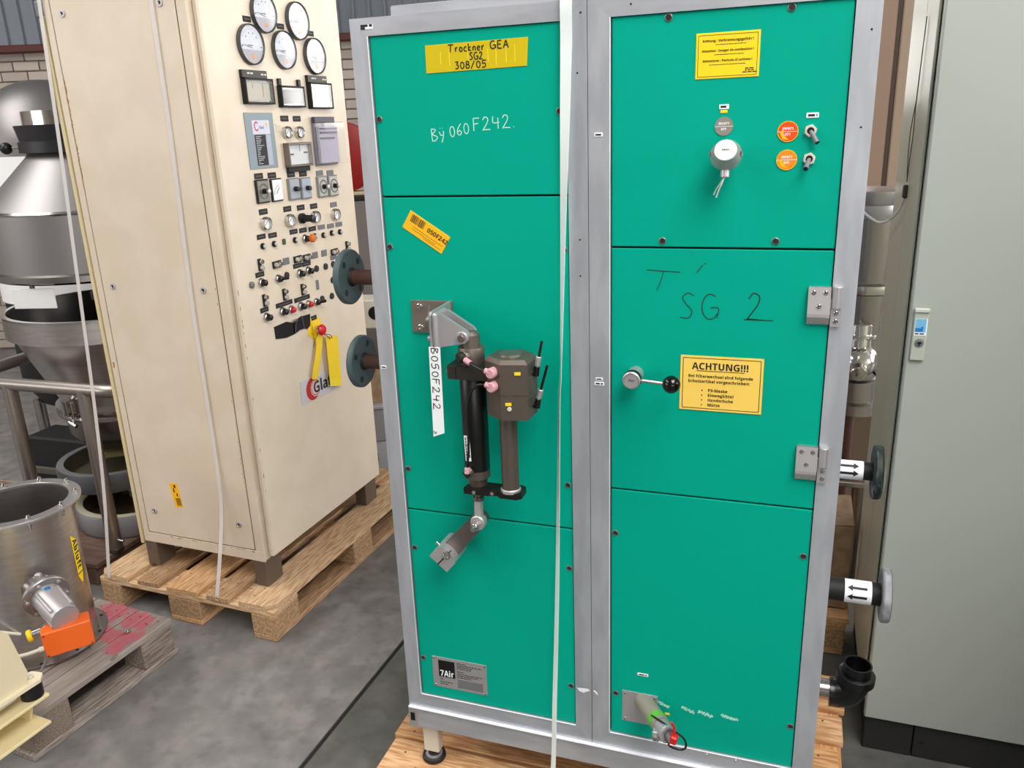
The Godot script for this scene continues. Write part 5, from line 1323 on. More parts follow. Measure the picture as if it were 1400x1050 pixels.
func pallets() -> void:
	# under the cream cabinet: boards run along the door side
	var ct := Basis(Vector3(0, 1, 0), 1.195)
	var o := Vector3(-0.914, 0, -2.612) + ct * Vector3(-.108, 0, .095)
	var p := thing("pallet", "pale wooden pallet carrying the cream control cabinet", "pallet", o, 1.195)
	euro_pallet(p, M.wood, 1.2, [.145, .10, .145, .10, .145], [.045, .04, .04, .045], M.block)
	# under the green cabinet
	var gt := Basis(Vector3(0, 1, 0), -0.34)
	var g := thing("pallet", "fresh orange-brown wooden pallet carrying the green drying cabinet", "pallet", Vector3(-0.2537, 0, -1.7124) + gt * Vector3(-.13, 0, .085), -0.34)
	euro_pallet(g, M.fresh, 1.142, [.155, .10, .145, .10, .145], [.012, .030, .030, .030], M.fresh[1], false)
	# weathered pallet front left with red paint
	var wt := thing("weathered_pallet", "grey weathered wooden pallet with red paint marks under the steel duct piece", "pallet", Vector3(-1.201, 0, -2.436), 1.15)
	# local X runs from the front end (-.54) to the far corner (0); depth towards -Z
	var L := .545
	var img := Image.create(512, 512, false, Image.FORMAT_RGB8)
	var fn := FastNoiseLite.new()
	fn.seed = 4
	fn.frequency = 0.012
	fn.fractal_octaves = 5
	var f2 := FastNoiseLite.new()
	f2.seed = 9
	f2.frequency = 0.02
	f2.fractal_octaves = 4
	# spray patches: centre (x along edge, z depth) and half sizes, metres
	var spots := [[-.055, -.10, .045, .055], [-.150, -.125, .035, .075], [-.165, -.045, .060, .030], [-.05, -.23, .05, .06], [-.15, -.26, .04, .05]]
	for py in 512:
		for px in 512:
			var x := -.56 + .58 * px / 512.0
			var z := -.58 * py / 512.0
			var g0 := fn.get_noise_2d(px * .28, py * 3.2) * .5 + fn.get_noise_2d(px * 1.2, py * 9.0) * .3
			var col := Color(.50, .46, .43).lerp(Color(.63, .59, .57), clampf(.5 + g0, 0, 1))
			var red := 0.0
			for s in spots:
				var d: float = max(abs(x - s[0]) / s[2], abs(z - s[1]) / s[3])
				red = max(red, clampf((1.12 - d) * 4.0 + f2.get_noise_2d(px, py) * 1.6, 0, 1))
			col = col.lerp(Color(.74, .33, .39), red * (.70 + .3 * f2.get_noise_2d(py * 2.0, px * 2.0)))
			img.set_pixel(px, py, col)
	var gm := mk(Color.WHITE, .85)
	gm.albedo_texture = ImageTexture.create_from_image(img)
	var zz := 0.0
	var ws := [.090, .062, .048, .070, .085, .070, .085]
	for i in ws.size():
		var w: float = ws[i]
		var mb := MB.new().box(Vector3(-L / 2, .132 + rng.randf_range(-.001, .001), zz - w / 2), Vector3(L, .022, w - .0042), .003)
		mb.planar(Transform3D(Basis(Vector3(1 / .58, 0, 0), Vector3(0, 0, 0.0001), Vector3(0, -1 / .58, 0)), Vector3(.56 / .58, 0, 0)))
		var b := part("deck_board", mb, gm, wt)
		nails(b, [Vector2(-.035, zz - w * .3), Vector2(-.06, zz - w * .6), Vector2(-L + .05, zz - w * .4), Vector2(-L + .075, zz - w * .5), Vector2(-L * .42, zz - w * .5)], .144)
		zz -= w
	for bz in [-.05, -.255, -.46]:
		for bx in [-.07, -L + .070]:
			part("block", MB.new().box(Vector3(bx, .072, bz), Vector3(.13, .10, .095), .003), M.chip if bx < -.3 else M.grey_wood[1], wt)
		part("bottom_board", MB.new().box(Vector3(-L / 2, .011, bz), Vector3(L + .01, .022, .10), .003), M.grey_wood[0], wt)
	var chips := MB.new()
	chips.box(Vector3(-.235, .143, -.006), Vector3(.030, .004, .012), .001, Basis(Vector3(0, 1, 0), .3))
	part("wood_chip", chips, M.grey_wood[1], wt)
	solo("nut", MB.new().cyl(Vector3.ZERO, Vector3(0, .009, 0), .011, 6, .001).cyl(Vector3(0, .009, 0), Vector3(0, .013, 0), .006, 12, .001), M.chrome, "loose steel nut lying on the red-stained grey pallet", "nut", Vector3(-1.201, .1445, -2.436) + Basis(Vector3(0, 1, 0), 1.15) * Vector3(-.12, 0, -.074))

func ribbon_strap(path: Array, w: Array, tw: Array, t := .0009) -> MB:
	# flat strapping: path points, widths and twist of the flat face about the run
	var m := MB.new()
	var P := MB.smooth_path(path, 8)
	var L := []
	var N := []
	for i in P.size():
		var f := float(i) / 8.0
		var j: int = min(int(f), path.size() - 2)
		var u := f - j
		var ww: float = lerpf(w[j], w[j + 1], u)
		var a: float = lerpf(tw[j], tw[j + 1], u)
		var d: Vector3 = (P[min(i + 1, P.size() - 1)] - P[max(i - 1, 0)]).normalized()
		var s0 := d.cross(Vector3(0, 0, 1) if abs(d.z) < .9 else Vector3(0, 1, 0)).normalized()
		var s := s0.rotated(d, a)
		L.append(s * ww / 2)
		N.append(d.cross(s).normalized())
	for i in P.size() - 1:
		for e in [-1.0, 1.0]:
			var o0: Vector3 = N[i] * t * .5 * e
			var o1: Vector3 = N[i + 1] * t * .5 * e
			m.quadn(P[i] + L[i] + o0, P[i] - L[i] + o0, P[i + 1] - L[i + 1] + o1, P[i + 1] + L[i + 1] + o1, N[i] * e, N[i] * e, N[i + 1] * e, N[i + 1] * e)
			var sd: Vector3 = L[i].normalized() * e
			m.quad(P[i] + L[i] * e + N[i] * t * .5, P[i] + L[i] * e - N[i] * t * .5, P[i + 1] + L[i + 1] * e - N[i + 1] * t * .5, P[i + 1] + L[i + 1] * e + N[i + 1] * t * .5, sd)
	return m

func straps_and_tags() -> void:
	var gp := Vector3(-0.2537, 0, -1.7124)
	solo("strap", ribbon_strap([Vector3(.412, 1.958, -.40), Vector3(.406, 1.954, -.06), Vector3(.403, 1.938, .012), Vector3(.401, 1.85, .015), Vector3(.398, 1.738, .018), Vector3(.391, 1.539, .018), Vector3(.382, 1.249, .020), Vector3(.377, 1.156, .022), Vector3(.368, .752, .032), Vector3(.360, .454, .046), Vector3(.357, .282, .060), Vector3(.353, .14, .090)],
		[.022, .022, .022, .022, .021, .020, .018, .018, .018, .018, .018, .018], [0, 0, 0, .05, .25, .75, 1.18, 1.10, .85, .75, .7, .6]), M.strap, "white plastic strap running down the front of the green cabinet", "strap", gp, -0.34)
	var cp := Vector3(-0.914, 0, -2.612)
	# the straps lie on the side face, whose normal is local -X: build with the face turned by a quarter twist
	var q := PI / 2
	solo("strap", ribbon_strap([Vector3(.25, 2.268, -.120), Vector3(.02, 2.268, -.118), Vector3(-.006, 2.25, -.118), Vector3(-.006, 1.757, -.125), Vector3(-.008, 1.178, -.143), Vector3(-.012, .62, -.143), Vector3(-.030, .40, -.145), Vector3(-.112, .128, -.145)], [.016, .016, .016, .016, .016, .016, .016, .016], [q, q, q, q, q, q, q, q]), M.strap_clear, "translucent strap down the middle of the cream cabinet's side panel", "strap", cp, 1.195)
	solo("strap", ribbon_strap([Vector3(.25, 2.268, -.560), Vector3(.02, 2.268, -.558), Vector3(-.006, 2.25, -.556), Vector3(-.006, 1.704, -.597), Vector3(-.012, 1.30, -.625), Vector3(-.030, .80, -.648), Vector3(-.060, .45, -.655), Vector3(-.112, .128, -.655)], [.016, .016, .016, .016, .016, .016, .016, .016], [q, q, q, q, q, q, q, q]), M.strap_clear, "translucent strap along the rear edge of the cream cabinet", "strap", cp, 1.195)
	# white lettered strip hung from the drive bracket
	var tg := thing("hanging_tag", "long white strip tag with a hand-lettered number, hanging from the drive bracket", "tag", gp, -0.34)
	part("strip", MB.new().prism([Vector2(.1345, 1.300), Vector2(.159, 1.300), Vector2(.1565, 1.118), Vector2(.1315, 1.108)], .1075, .1085), M.paper, tg)
	var w := MB.new()
	scrawl(w, "B050F242", Vector2(.1395, 1.298), .0150, .0019, .1089, -.045, -PI / 2, 1.62)
	part("handwriting", w, M.ink, tg)
	w = MB.new()
	scrawl(w, "Graa", Vector2(.134, 1.1145), .006, .0011, .1089, 0.0, .35)
	part("signature", w, M.ink, tg)
	part("tie_wire", MB.new().tube([Vector3(.146, 1.297, .1085), Vector3(.1455, 1.32, .111), Vector3(.143, 1.345, .110), Vector3(.138, 1.366, .106), Vector3(.120, 1.372, .06)], .0009, 6), M.greytag, tg)
	# yellow lockout strip and tag at the emergency stop
	var ys := thing("lockout_strip", "curved yellow paper strip hanging from the red emergency stop", "tag", cp, 1.195)
	part("strip", ribbon_strap([Vector3(.436, 1.04, .023), Vector3(.436, 1.0, .026), Vector3(.432, .955, .030), Vector3(.408, .90, .032), Vector3(.388, .86, .032), Vector3(.377, .826, .030)], [.050, .060, .042, .036, .036, .036], [0, 0, 0, 0, 0, 0]), M.yellow, ys)
	part("tie_wire", MB.new().tube([Vector3(.436, 1.006, .045), Vector3(.40, .998, .05), Vector3(.375, .975, .05), Vector3(.364, .955, .05)], .0012, 6), M.black, ys)
	var yt := thing("lockout_tag", "straight yellow rectangular tag tied below the red emergency stop", "tag", cp, 1.195)
	part("tag", MB.new().prism([Vector2(.468, .970), Vector2(.548, .955), Vector2(.540, .752), Vector2(.464, .772)], .036, .0375), M.yellow, yt)
	part("tag_tie", MB.new().tube([Vector3(.450, .985, .040), Vector3(.478, .968, .042), Vector3(.492, .955, .040)], .0014, 6).tube([Vector3(.452, .985, .040), Vector3(.490, .972, .044), Vector3(.505, .956, .040)], .0014, 6), M.black, yt)
	part("tag_fold", MB.new().prism([Vector2(.4635, .800), Vector2(.5415, .782), Vector2(.5400, .752), Vector2(.4625, .772)], .0378, .0386), mk(Color(.95, .86, .20), .5), yt)

# ---------------------------------------------------------------- steel duct piece with the orange drive
func steel_duct() -> void:
	var cx := Vector3(-1.578, 0, -2.345)
	var t := thing("steel_duct", "open stainless steel cylinder with bolted top flange and orange valve drive", "duct", cx + Vector3(0, .144, 0), 0.0)
	var Y := Transform3D()
	part("shell", MB.new().lathe([Vector2(.152, .004), Vector2(.152, .487), Vector2(.1495, .487), Vector2(.1495, .004)], Y, 64), M.steel_b, t)
	part("base_flange", MB.new().lathe([Vector2(.14, 0), Vector2(.181, 0), Vector2(.182, .001), Vector2(.182, .008), Vector2(.181, .009), Vector2(.152, .009)], Y, 64), M.steel, t)
	var tf := part("top_flange", MB.new().lathe([Vector2(.1495, .486), Vector2(.1835, .486), Vector2(.185, .4875), Vector2(.185, .4945), Vector2(.1835, .496), Vector2(.1505, .496), Vector2(.1495, .495), Vector2(.1495, .486)], Y, 64), mk(Color(.74, .73, .73), .35, .85), t)
	part("inner_floor", MB.new().lathe([Vector2(.1495, .03), Vector2(0, .03)], Y, 40), M.steel_d, t)
	var bolt := MB.new().cyl(Vector3(0, .496, 0), Vector3(0, .505, 0), .0085, 6, .001).cyl(Vector3(0, .505, 0), Vector3(0, .510, 0), .0055, 12, .001).cyl(Vector3(0, .474, 0), Vector3(0, .486, 0), .0085, 6, .001).cyl(Vector3(0, .462, 0), Vector3(0, .474, 0), .0045, 10).mesh()
	for i in 10:
		var a := i * TAU / 10 + .22
		part("flange_bolt", bolt, M.chrome, tf, Vector3(cos(a) * .168, 0, sin(a) * .168))
	for i in 10:
		var a := i * TAU / 10 + .55
		part("base_hole", MB.new().lathe([Vector2(.006, .0094), Vector2(0, .0094)], Transform3D(Basis(), Vector3(cos(a) * .168, 0, sin(a) * .168)), 12), M.black, t)
	# yellow arrow sticker wrapped on the shell
	var ar := MB.new()
	var R := .1527
	var a0 := -.04
	var pts := [[-.030, .375, .385], [.0, .0, 0]]
	var rows := [[.362, -.032, .032], [.250, -.032, .032], [.232, -.032, .032], [.200, -.002, .002]]
	for i in 3:
		for k in 6:
			var q := []
			for e in [[i, k], [i, k + 1], [i + 1, k + 1], [i + 1, k]]:
				var r: Array = rows[e[0]]
				var s: float = lerpf(r[1], r[2], e[1] / 6.0)
				var a: float = a0 - s / R * .5
				var yy: float = r[0] - (.0 if e[0] != 0 else s * .45)
				q.append(Vector3(cos(a) * R, yy, sin(a) * R))
			var nn: Vector3 = (q[0] + q[2]) * Vector3(1, 0, 1)
			ar.quad(q[0], q[1], q[2], q[3], nn.normalized())
	var aw := part("arrow_sticker", ar, M.yellow, t)
	var i := 0
	for ch in ["A", "b", "l", "u", "f", "t"]:
		var n := Vector3(cos(a0), 0, sin(a0))
		var up := Vector3(0, 1, 0)
		# letters stand on their side and read downwards
		var B := Basis(-up, up.cross(n) * -1.0, n)
		B = Basis(Vector3(0, -1, 0), n.cross(Vector3(0, -1, 0)), n)
		text_part(ch, .0225, M.ink, aw, n * (R + .0008) + Vector3(0, [.347, .327, .310, .293, .275, .260][i], 0), B)
		i += 1
	part("arrow_outline", MB.new().box(Vector3(cos(a0) * (R + .0002), .238, sin(a0) * (R + .0002)), Vector3(.030, .003, .001), 0, Basis(Vector3(0, 1, 0), PI / 2 - a0)), M.ink, aw)
	# butterfly valve stub pointing to the camera side
	var dir := Vector3(.74, -.22, .63).normalized()
	var b0 := Vector3(.070, .260, .101)
	part("valve_neck", MB.new().cyl(b0, b0 + dir * .064, .047, 32), M.steel, t)
	var vf := part("valve_flange", MB.new().lathe([Vector2(0, .062), Vector2(.066, .062), Vector2(.069, .065), Vector2(.069, .074), Vector2(.066, .077), Vector2(0, .077)], MB.ax(b0, dir), 40), mk(Color(.62, .61, .60), .38, .85), t)
	for k in 6:
		var T := MB.ax(b0, dir)
		var a := k * TAU / 6 + .5
		part("valve_bolt", MB.new().cyl(T * Vector3(cos(a) * .057, .077, sin(a) * .057), T * Vector3(cos(a) * .057, .084, sin(a) * .057), .006, 6, .001), M.castalu, vf)
	part("valve_body", MB.new().lathe([Vector2(.046, .072), Vector2(.046, .082), Vector2(.043, .088), Vector2(.040, .198), Vector2(0, .198)], MB.ax(b0, dir), 36), M.castalu, t)
	for k in 4:
		var T := MB.ax(b0, dir)
		var a := k * PI / 2 + .6
		part("body_rib", MB.new().cyl(T * Vector3(cos(a) * .042, .085, sin(a) * .042), T * Vector3(cos(a) * .041, .183, sin(a) * .041), .006, 10), M.castalu, t)
	part("blue_plug", MB.new().cyl(b0 + dir * .098 + Vector3(.0, .038, .0), b0 + dir * .098 + Vector3(0, .046, .0), .009, 14, .002), M.blue, t)
	part("valve_lug", MB.new().box(b0 + dir * .078 + Vector3(-.012, .068, 0), Vector3(.018, .030, .016), .003), M.castalu, t)
	# orange drive box
	var bx := Vector3(.204, .150, .212)
	var OB := Basis(Vector3(0, 1, 0), .52) * Basis(Vector3(0, 0, 1), .02)
	part("drive_box", MB.new().box(Vector3.ZERO, Vector3(.132, .082, .062), .003), M.orange, t, bx, OB)
	part("box_screws", MB.new().sphere(bx + OB * (Vector3(.068, -.040, .037) * .87), .003, 8).sphere(bx + OB * (Vector3(-.068, -.040, .037) * .87), .003, 8).sphere(bx + OB * (Vector3(-.068, .040, .037) * .87), .003, 8), M.rust, t)
	part("yellow_knob", MB.new().cyl(bx + OB * (Vector3(-.102, .030, -.016) * .87), bx + OB * (Vector3(-.118, .028, -.016) * .87), .0185, 24, .003), M.yellow, t)
	part("knob_neck", MB.new().cyl(bx + OB * (Vector3(-.102, .030, -.016) * .87), bx + OB * (Vector3(-.074, .034, -.016) * .87), .0135, 20).cyl(bx + OB * (Vector3(-.085, .034, -.016) * .87), bx + OB * (Vector3(-.060, .040, -.030) * .87), .012, 20), M.steel, t)
	part("cable_gland", MB.new().cyl(bx + OB * (Vector3(-.075, -.012, .024) * .87), bx + OB * (Vector3(-.092, -.012, .024) * .87), .0085, 8, .001), M.offwhite, t)
	part("cable", MB.new().tube([bx + OB * (Vector3(-.090, -.012, .024) * .87), bx + OB * (Vector3(-.13, -.014, .024) * .87), bx + OB * (Vector3(-.19, -.004, .03) * .87), bx + OB * (Vector3(-.27, .02, .05) * .87)], .0058, 10), M.offwhite, t)
	part("earth_cable", MB.new().tube([bx + OB * (Vector3(-.078, -.020, .03) * .87), bx + OB * (Vector3(-.080, -.050, .036) * .87), bx + OB * (Vector3(-.100, -.076, .05) * .87), bx + OB * (Vector3(-.115, -.084, .055) * .87)], .0036, 8), M.greytag, t)
	part("loop_cable", MB.new().tube([Vector3(.02, .115, .150), Vector3(-.035, .135, .165), Vector3(-.10, .140, .160), Vector3(-.16, .13, .16)], .0055, 8), M.offwhite, t)

# ---------------------------------------------------------------- cream machine at the lower left edge
func pump_unit() -> void:
	var t := thing("pump_frame", "corner of a cream painted machine frame with a rubber foot mount, left edge", "machine", Vector3(-1.201, 0, -2.436), 1.15)
	# channel section lying beside the pallet end, local X towards the far corner
	var paint := mk(Color(.90, .84, .66), .45)
	var ch := MB.new()
	ch.box(Vector3(-.745, .236, .027), Vector3(.46, .010, .118), .002)
	ch.box(Vector3(-.745, .156, .030), Vector3(.43, .010, .118), .002)
	ch.box(Vector3(-.76, .196, -.022), Vector3(.43, .076, .010), .002)
	part("channel", ch, paint, t)
	part("end_gusset", MB.new().prism([Vector2(-.02, .160), Vector2(-.02, .234), Vector2(.062, .234), Vector2(.036, .160)], -.556, -.549, Transform3D(Basis(Vector3(0, 0, 1), Vector3(0, 1, 0), Vector3(1, 0, 0)), Vector3.ZERO)), paint, t)
	part("rubber_mount", MB.new().cyl(Vector3(-.542, .241, .054), Vector3(-.542, .288, .054), .029, 28, .002), mk(Color(.05, .05, .05), .35), t)
	part("mount_ear", MB.new().prism([Vector2(-.66, .02), Vector2(-.545, .02), Vector2(-.515, .030), Vector2(-.508, .065), Vector2(-.53, .086), Vector2(-.66, .082)], -.298, -.288, Transform3D(Basis(Vector3(1, 0, 0), Vector3(0, 0, 1), Vector3(0, -1, 0)), Vector3.ZERO)), mk(Color(.92, .87, .76), .45), t)
	part("mount_bolt", MB.new().cyl(Vector3(-.537, .298, .054), Vector3(-.537, .305, .054), .010, 6, .001), M.offwhite, t)
	part("machine_housing", MB.new().prism([Vector2(-.560, .300), Vector2(-.550, .330), Vector2(-.575, .470), Vector2(-.72, .62), Vector2(-.98, .62), Vector2(-.98, .265), Vector2(-.60, .275)], -.10, .072), mk(Color(.88, .83, .70), .45), t)
	part("support_leg", MB.new().box(Vector3(-.86, .076, .02), Vector3(.08, .152, .08), .003), M.black_matt, t)

# ---------------------------------------------------------------- vessels behind, left
func dome_profile(r: float, y: float) -> Array:
	var out := []
	for i in 13:
		var a := PI / 2 * i / 12.0
		out.append(Vector2(cos(a) * r if i < 12 else 0.0, y + sin(a) * r))
	return out

func processing_vessel() -> void:
	var ax := Vector3(-1.74, 0, -3.50)
	var cn := Basis(Vector3(0, 1, 0), -.32)
	# plywood platform
	var ps := thing("platform", "low brown plywood platform under the tubular steel trolley", "platform", Vector3(-1.954, 0, -3.448), -.32)
	for i in 3:
		part("plank", MB.new().box(Vector3(0, .088, .29 - i * .29), Vector3(.84, .024, .287), .003), M.brown_ply, ps)
	for x in [-.36, 0.0, .36]:
		part("bearer", MB.new().box(Vector3(x, .038, 0), Vector3(.09, .076, .86), .003), M.brown_ply, ps)
	# trolley with bowl
	var tr := thing("product_container", "stainless steel bowl with conical bottom carried by a tubular trolley frame", "container", ax, 0.0)
	var Y := Transform3D()
	part("bowl", MB.new().lathe([Vector2(.395, 1.045), Vector2(.41, 1.045), Vector2(.41, .955), Vector2(.385, .95), Vector2(.265, .665), Vector2(.265, .63)], Y, 64), M.steel_b, tr)
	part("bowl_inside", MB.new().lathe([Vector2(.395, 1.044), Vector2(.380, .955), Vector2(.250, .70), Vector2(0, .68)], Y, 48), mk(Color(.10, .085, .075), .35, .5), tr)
	part("bowl_rim", MB.new().lathe([Vector2(.393, 1.042), Vector2(.393, 1.05), Vector2(.412, 1.05), Vector2(.412, 1.04)], Y, 64), M.chrome, tr)
	part("bottom_flange", MB.new().lathe([Vector2(.26, .632), Vector2(.285, .632), Vector2(.285, .618), Vector2(.28, .612), Vector2(.285, .606), Vector2(.285, .592), Vector2(.26, .592)], Y, 56), M.steel, tr)
	part("lower_ring", MB.new().lathe([Vector2(.26, .592), Vector2(.25, .50), Vector2(.20, .44)], Y, 48), M.steel_d, tr)
	var cl := part("clamp", MB.new().box(Vector3(-.13, .655, .262), Vector3(.03, .07, .03), .004, cn).box(Vector3(-.10, .640, .275), Vector3(.012, .09, .02), .003, cn).cyl(Vector3(-.12, .60, .285), Vector3(-.085, .585, .300), .008, 10), M.chrome, tr)
	# rounded square rail with legs
	var rail := []
	for q in 4:
		for i in 5:
			var a := PI / 2 * (q + i / 4.0) + .0
			var cxr: float = [1, -1, -1, 1][q] * .315
			var czr: float = [1, 1, -1, -1][q] * .315
			rail.append(cn * Vector3(cxr + cos(a) * .12, .80, czr + sin(a) * .12))
	rail.append(rail[0])
	rail.append(rail[1])
	var tube := mk(Color(.62, .59, .57), .36, .9)
	part("top_rail", MB.new().tube(rail, .026, 16, false), tube, tr)
	for q in [[.225, .435], [-.155, .435], [.225, -.42], [-.225, -.42]]:
		var f := cn * Vector3(q[0], 0, q[1])
		part("leg", MB.new().cyl(Vector3(f.x, .112, f.z), Vector3(f.x, .80, f.z), .028, 20), tube, tr)
		part("foot_bolt", MB.new().cyl(Vector3(f.x + .015, .155, f.z + .01), Vector3(f.x + .048, .150, f.z + .02), .007, 8), M.chrome, tr)
		part("foot", MB.new().cyl(Vector3(f.x, .100, f.z), Vector3(f.x, .114, f.z), .031, 18), M.steel_d, tr)
	# hood above the bowl
	var h := thing("process_hood", "polished stainless steel hood with sloping shoulder and dark collar", "hood", ax, 0.0)
	part("shell", MB.new().lathe([Vector2(.185, 1.690), Vector2(.205, 1.665), Vector2(.405, 1.462), Vector2(.405, 1.235)], Y, 64), mk(Color(.60, .59, .59), .46, .9), h)
	part("lower_band", MB.new().lathe([Vector2(.405, 1.235), Vector2(.418, 1.228), Vector2(.418, 1.205), Vector2(.400, 1.195), Vector2(.36, 1.19), Vector2(.34, 1.23), Vector2(0, 1.25)], Y, 64), M.steel, h)
	part("shoulder_bead", MB.new().lathe([Vector2(.402, 1.470), Vector2(.410, 1.462), Vector2(.405, 1.455)], Y, 64), M.chrome, h)
	part("collar", MB.new().lathe([Vector2(.150, 1.672), Vector2(.222, 1.682), Vector2(.222, 1.722), Vector2(.214, 1.726), Vector2(.226, 1.785), Vector2(.19, 1.785)], Y, 56), mk(Color(.17, .17, .19), .4, .3), h)
	part("neck", MB.new().lathe([Vector2(.192, 1.77), Vector2(.192, 1.838), Vector2(0, 1.838)], Y, 48), mk(Color(.80, .79, .78), .12, 1.0), h)
	part("handle_rod", MB.new().cyl(Vector3(-.218, 1.702, .02), Vector3(-.262, 1.702, .03), .006, 10), M.chrome, h)
	part("handle_knob", MB.new().sphere(Vector3(-.284, 1.702, .035), .024, 18), M.black, h)
	part("plate_hanger", MB.new().box(Vector3(-.10, 1.19, .375), Vector3(.012, .03, .02), .002), M.steel, h)
	solo("white_plate", MB.new().box(Vector3.ZERO, Vector3(.175, .078, .004), .001), M.white, "blank white plate hanging between the hood and the open bowl", "plate", Vector3(-1.835, 1.145, -3.115), -.10)  # plain white rectangle set in the gap
	# large domed tank behind
	var d := thing("domed_tank", "large domed steel tank behind the polished hood, its bright reflection painted as a white body", "tank", Vector3(-2.47, 0, -4.65), 0.0)
	part("dome", MB.new().lathe(dome_profile(.385, 1.66), Y, 56), mk(Color(.52, .51, .51), .42, .8), d)
	part("tank_glare_body", MB.new().lathe([Vector2(.384, .90), Vector2(.384, 1.66)], Y, 56), mk(Color(.95, .95, .95), .5), d)  # white stands in for a bright reflection on the steel
	part("tank_bottom", MB.new().lathe([Vector2(.0, .25), Vector2(.30, .30), Vector2(.375, .42), Vector2(.375, .90)], Y, 48), mk(Color(.10, .10, .10), .6), d)
	for q in [[.25, .2], [-.25, .2], [0, -.28]]:
		part("tank_leg", MB.new().cyl(Vector3(q[0], 0, q[1]), Vector3(q[0], .32, q[1]), .03, 12), M.steel, d)
	# rings stacked beside the platform
	var rg := func(called: String, label: String, at: Vector3, R: float, r: float, h0: float, mats: Array) -> void:
		var o := thing(called, label, "ring", at, 0.0)
		part("outer_wall", MB.new().lathe([Vector2(R * .97, 0), Vector2(R, .01), Vector2(R, h0 - .01), Vector2(R * .985, h0)], Y, 56), mats[0], o)
		part("top_face", MB.new().lathe([Vector2(R * .985, h0), Vector2(r, h0), Vector2(r, h0 - .006)], Y, 56), mats[1], o)
		part("inner_wall", MB.new().lathe([Vector2(r, h0 - .006), Vector2(r * .97, .02), Vector2(0, .015)], Y, 48), mats[2], o)
	rg.call("ring_tray", "pale grey ring tray with brownish inside at the trolley's feet", Vector3(-1.71, .101, -3.36), .25, .218, .10, [mk(Color(.60, .60, .62), .45, .2), mk(Color(.78, .76, .66), .5), mk(Color(.42, .35, .26), .7)])
	rg.call("ring_tray", "dark grey ring tray stacked on the pale ring tray", Vector3(-1.78, .290, -3.40), .25, .218, .085, [mk(Color(.36, .37, .39), .5, .2), mk(Color(.46, .46, .47), .5), mk(Color(.30, .27, .20), .7)])
	solo("spacer_block", MB.new().box(Vector3.ZERO, Vector3(.05, .088, .30), .004).box(Vector3(.18, 0, 0), Vector3(.05, .088, .30), .004), mk(Color(.07, .07, .07), .7), "dark block pair wedged between the two ring trays", "block", Vector3(-1.80, .2455, -3.42), .1)
	solo("foam_strip", MB.new().box(Vector3.ZERO, Vector3(.22, .03, .05), .006), mk(Color(.62, .58, .38), .8), "yellowish strip lying across the dark ring tray", "strip", Vector3(-1.72, .391, -3.40), .35)
	var dk := thing("shade_box", "low black box added as the shadow behind the tubular trolley legs", "crate", Vector3(-2.16, .1005, -3.79), -.32)
	part("box_body", MB.new().box(Vector3(0, .12, 0), Vector3(.48, .24, .18), .01), M.black_matt, dk)  # black block added where deep shadow lies under the trolley
	part("brown_batten", MB.new().box(Vector3(0, .07, .10), Vector3(.46, .035, .02), .004), mk(Color(.33, .30, .27), .7), dk)
	var bx := thing("cardboard_box", "open brown cardboard box behind the steel cylinder, left edge", "box", Vector3(-1.985, 0, -2.815), -.32)
	for q in [.10, -.10]:
		part("long_wall", MB.new().box(Vector3(0, .235, q), Vector3(.27, .47, .006)), M.cardboard, bx)
	for q in [-.135, .135]:
		part("end_wall", MB.new().box(Vector3(q, .235, 0), Vector3(.006, .47, .20)), M.cardboard, bx)
	part("bottom", MB.new().box(Vector3(0, .004, 0), Vector3(.26, .006, .19)), M.cardboard, bx)

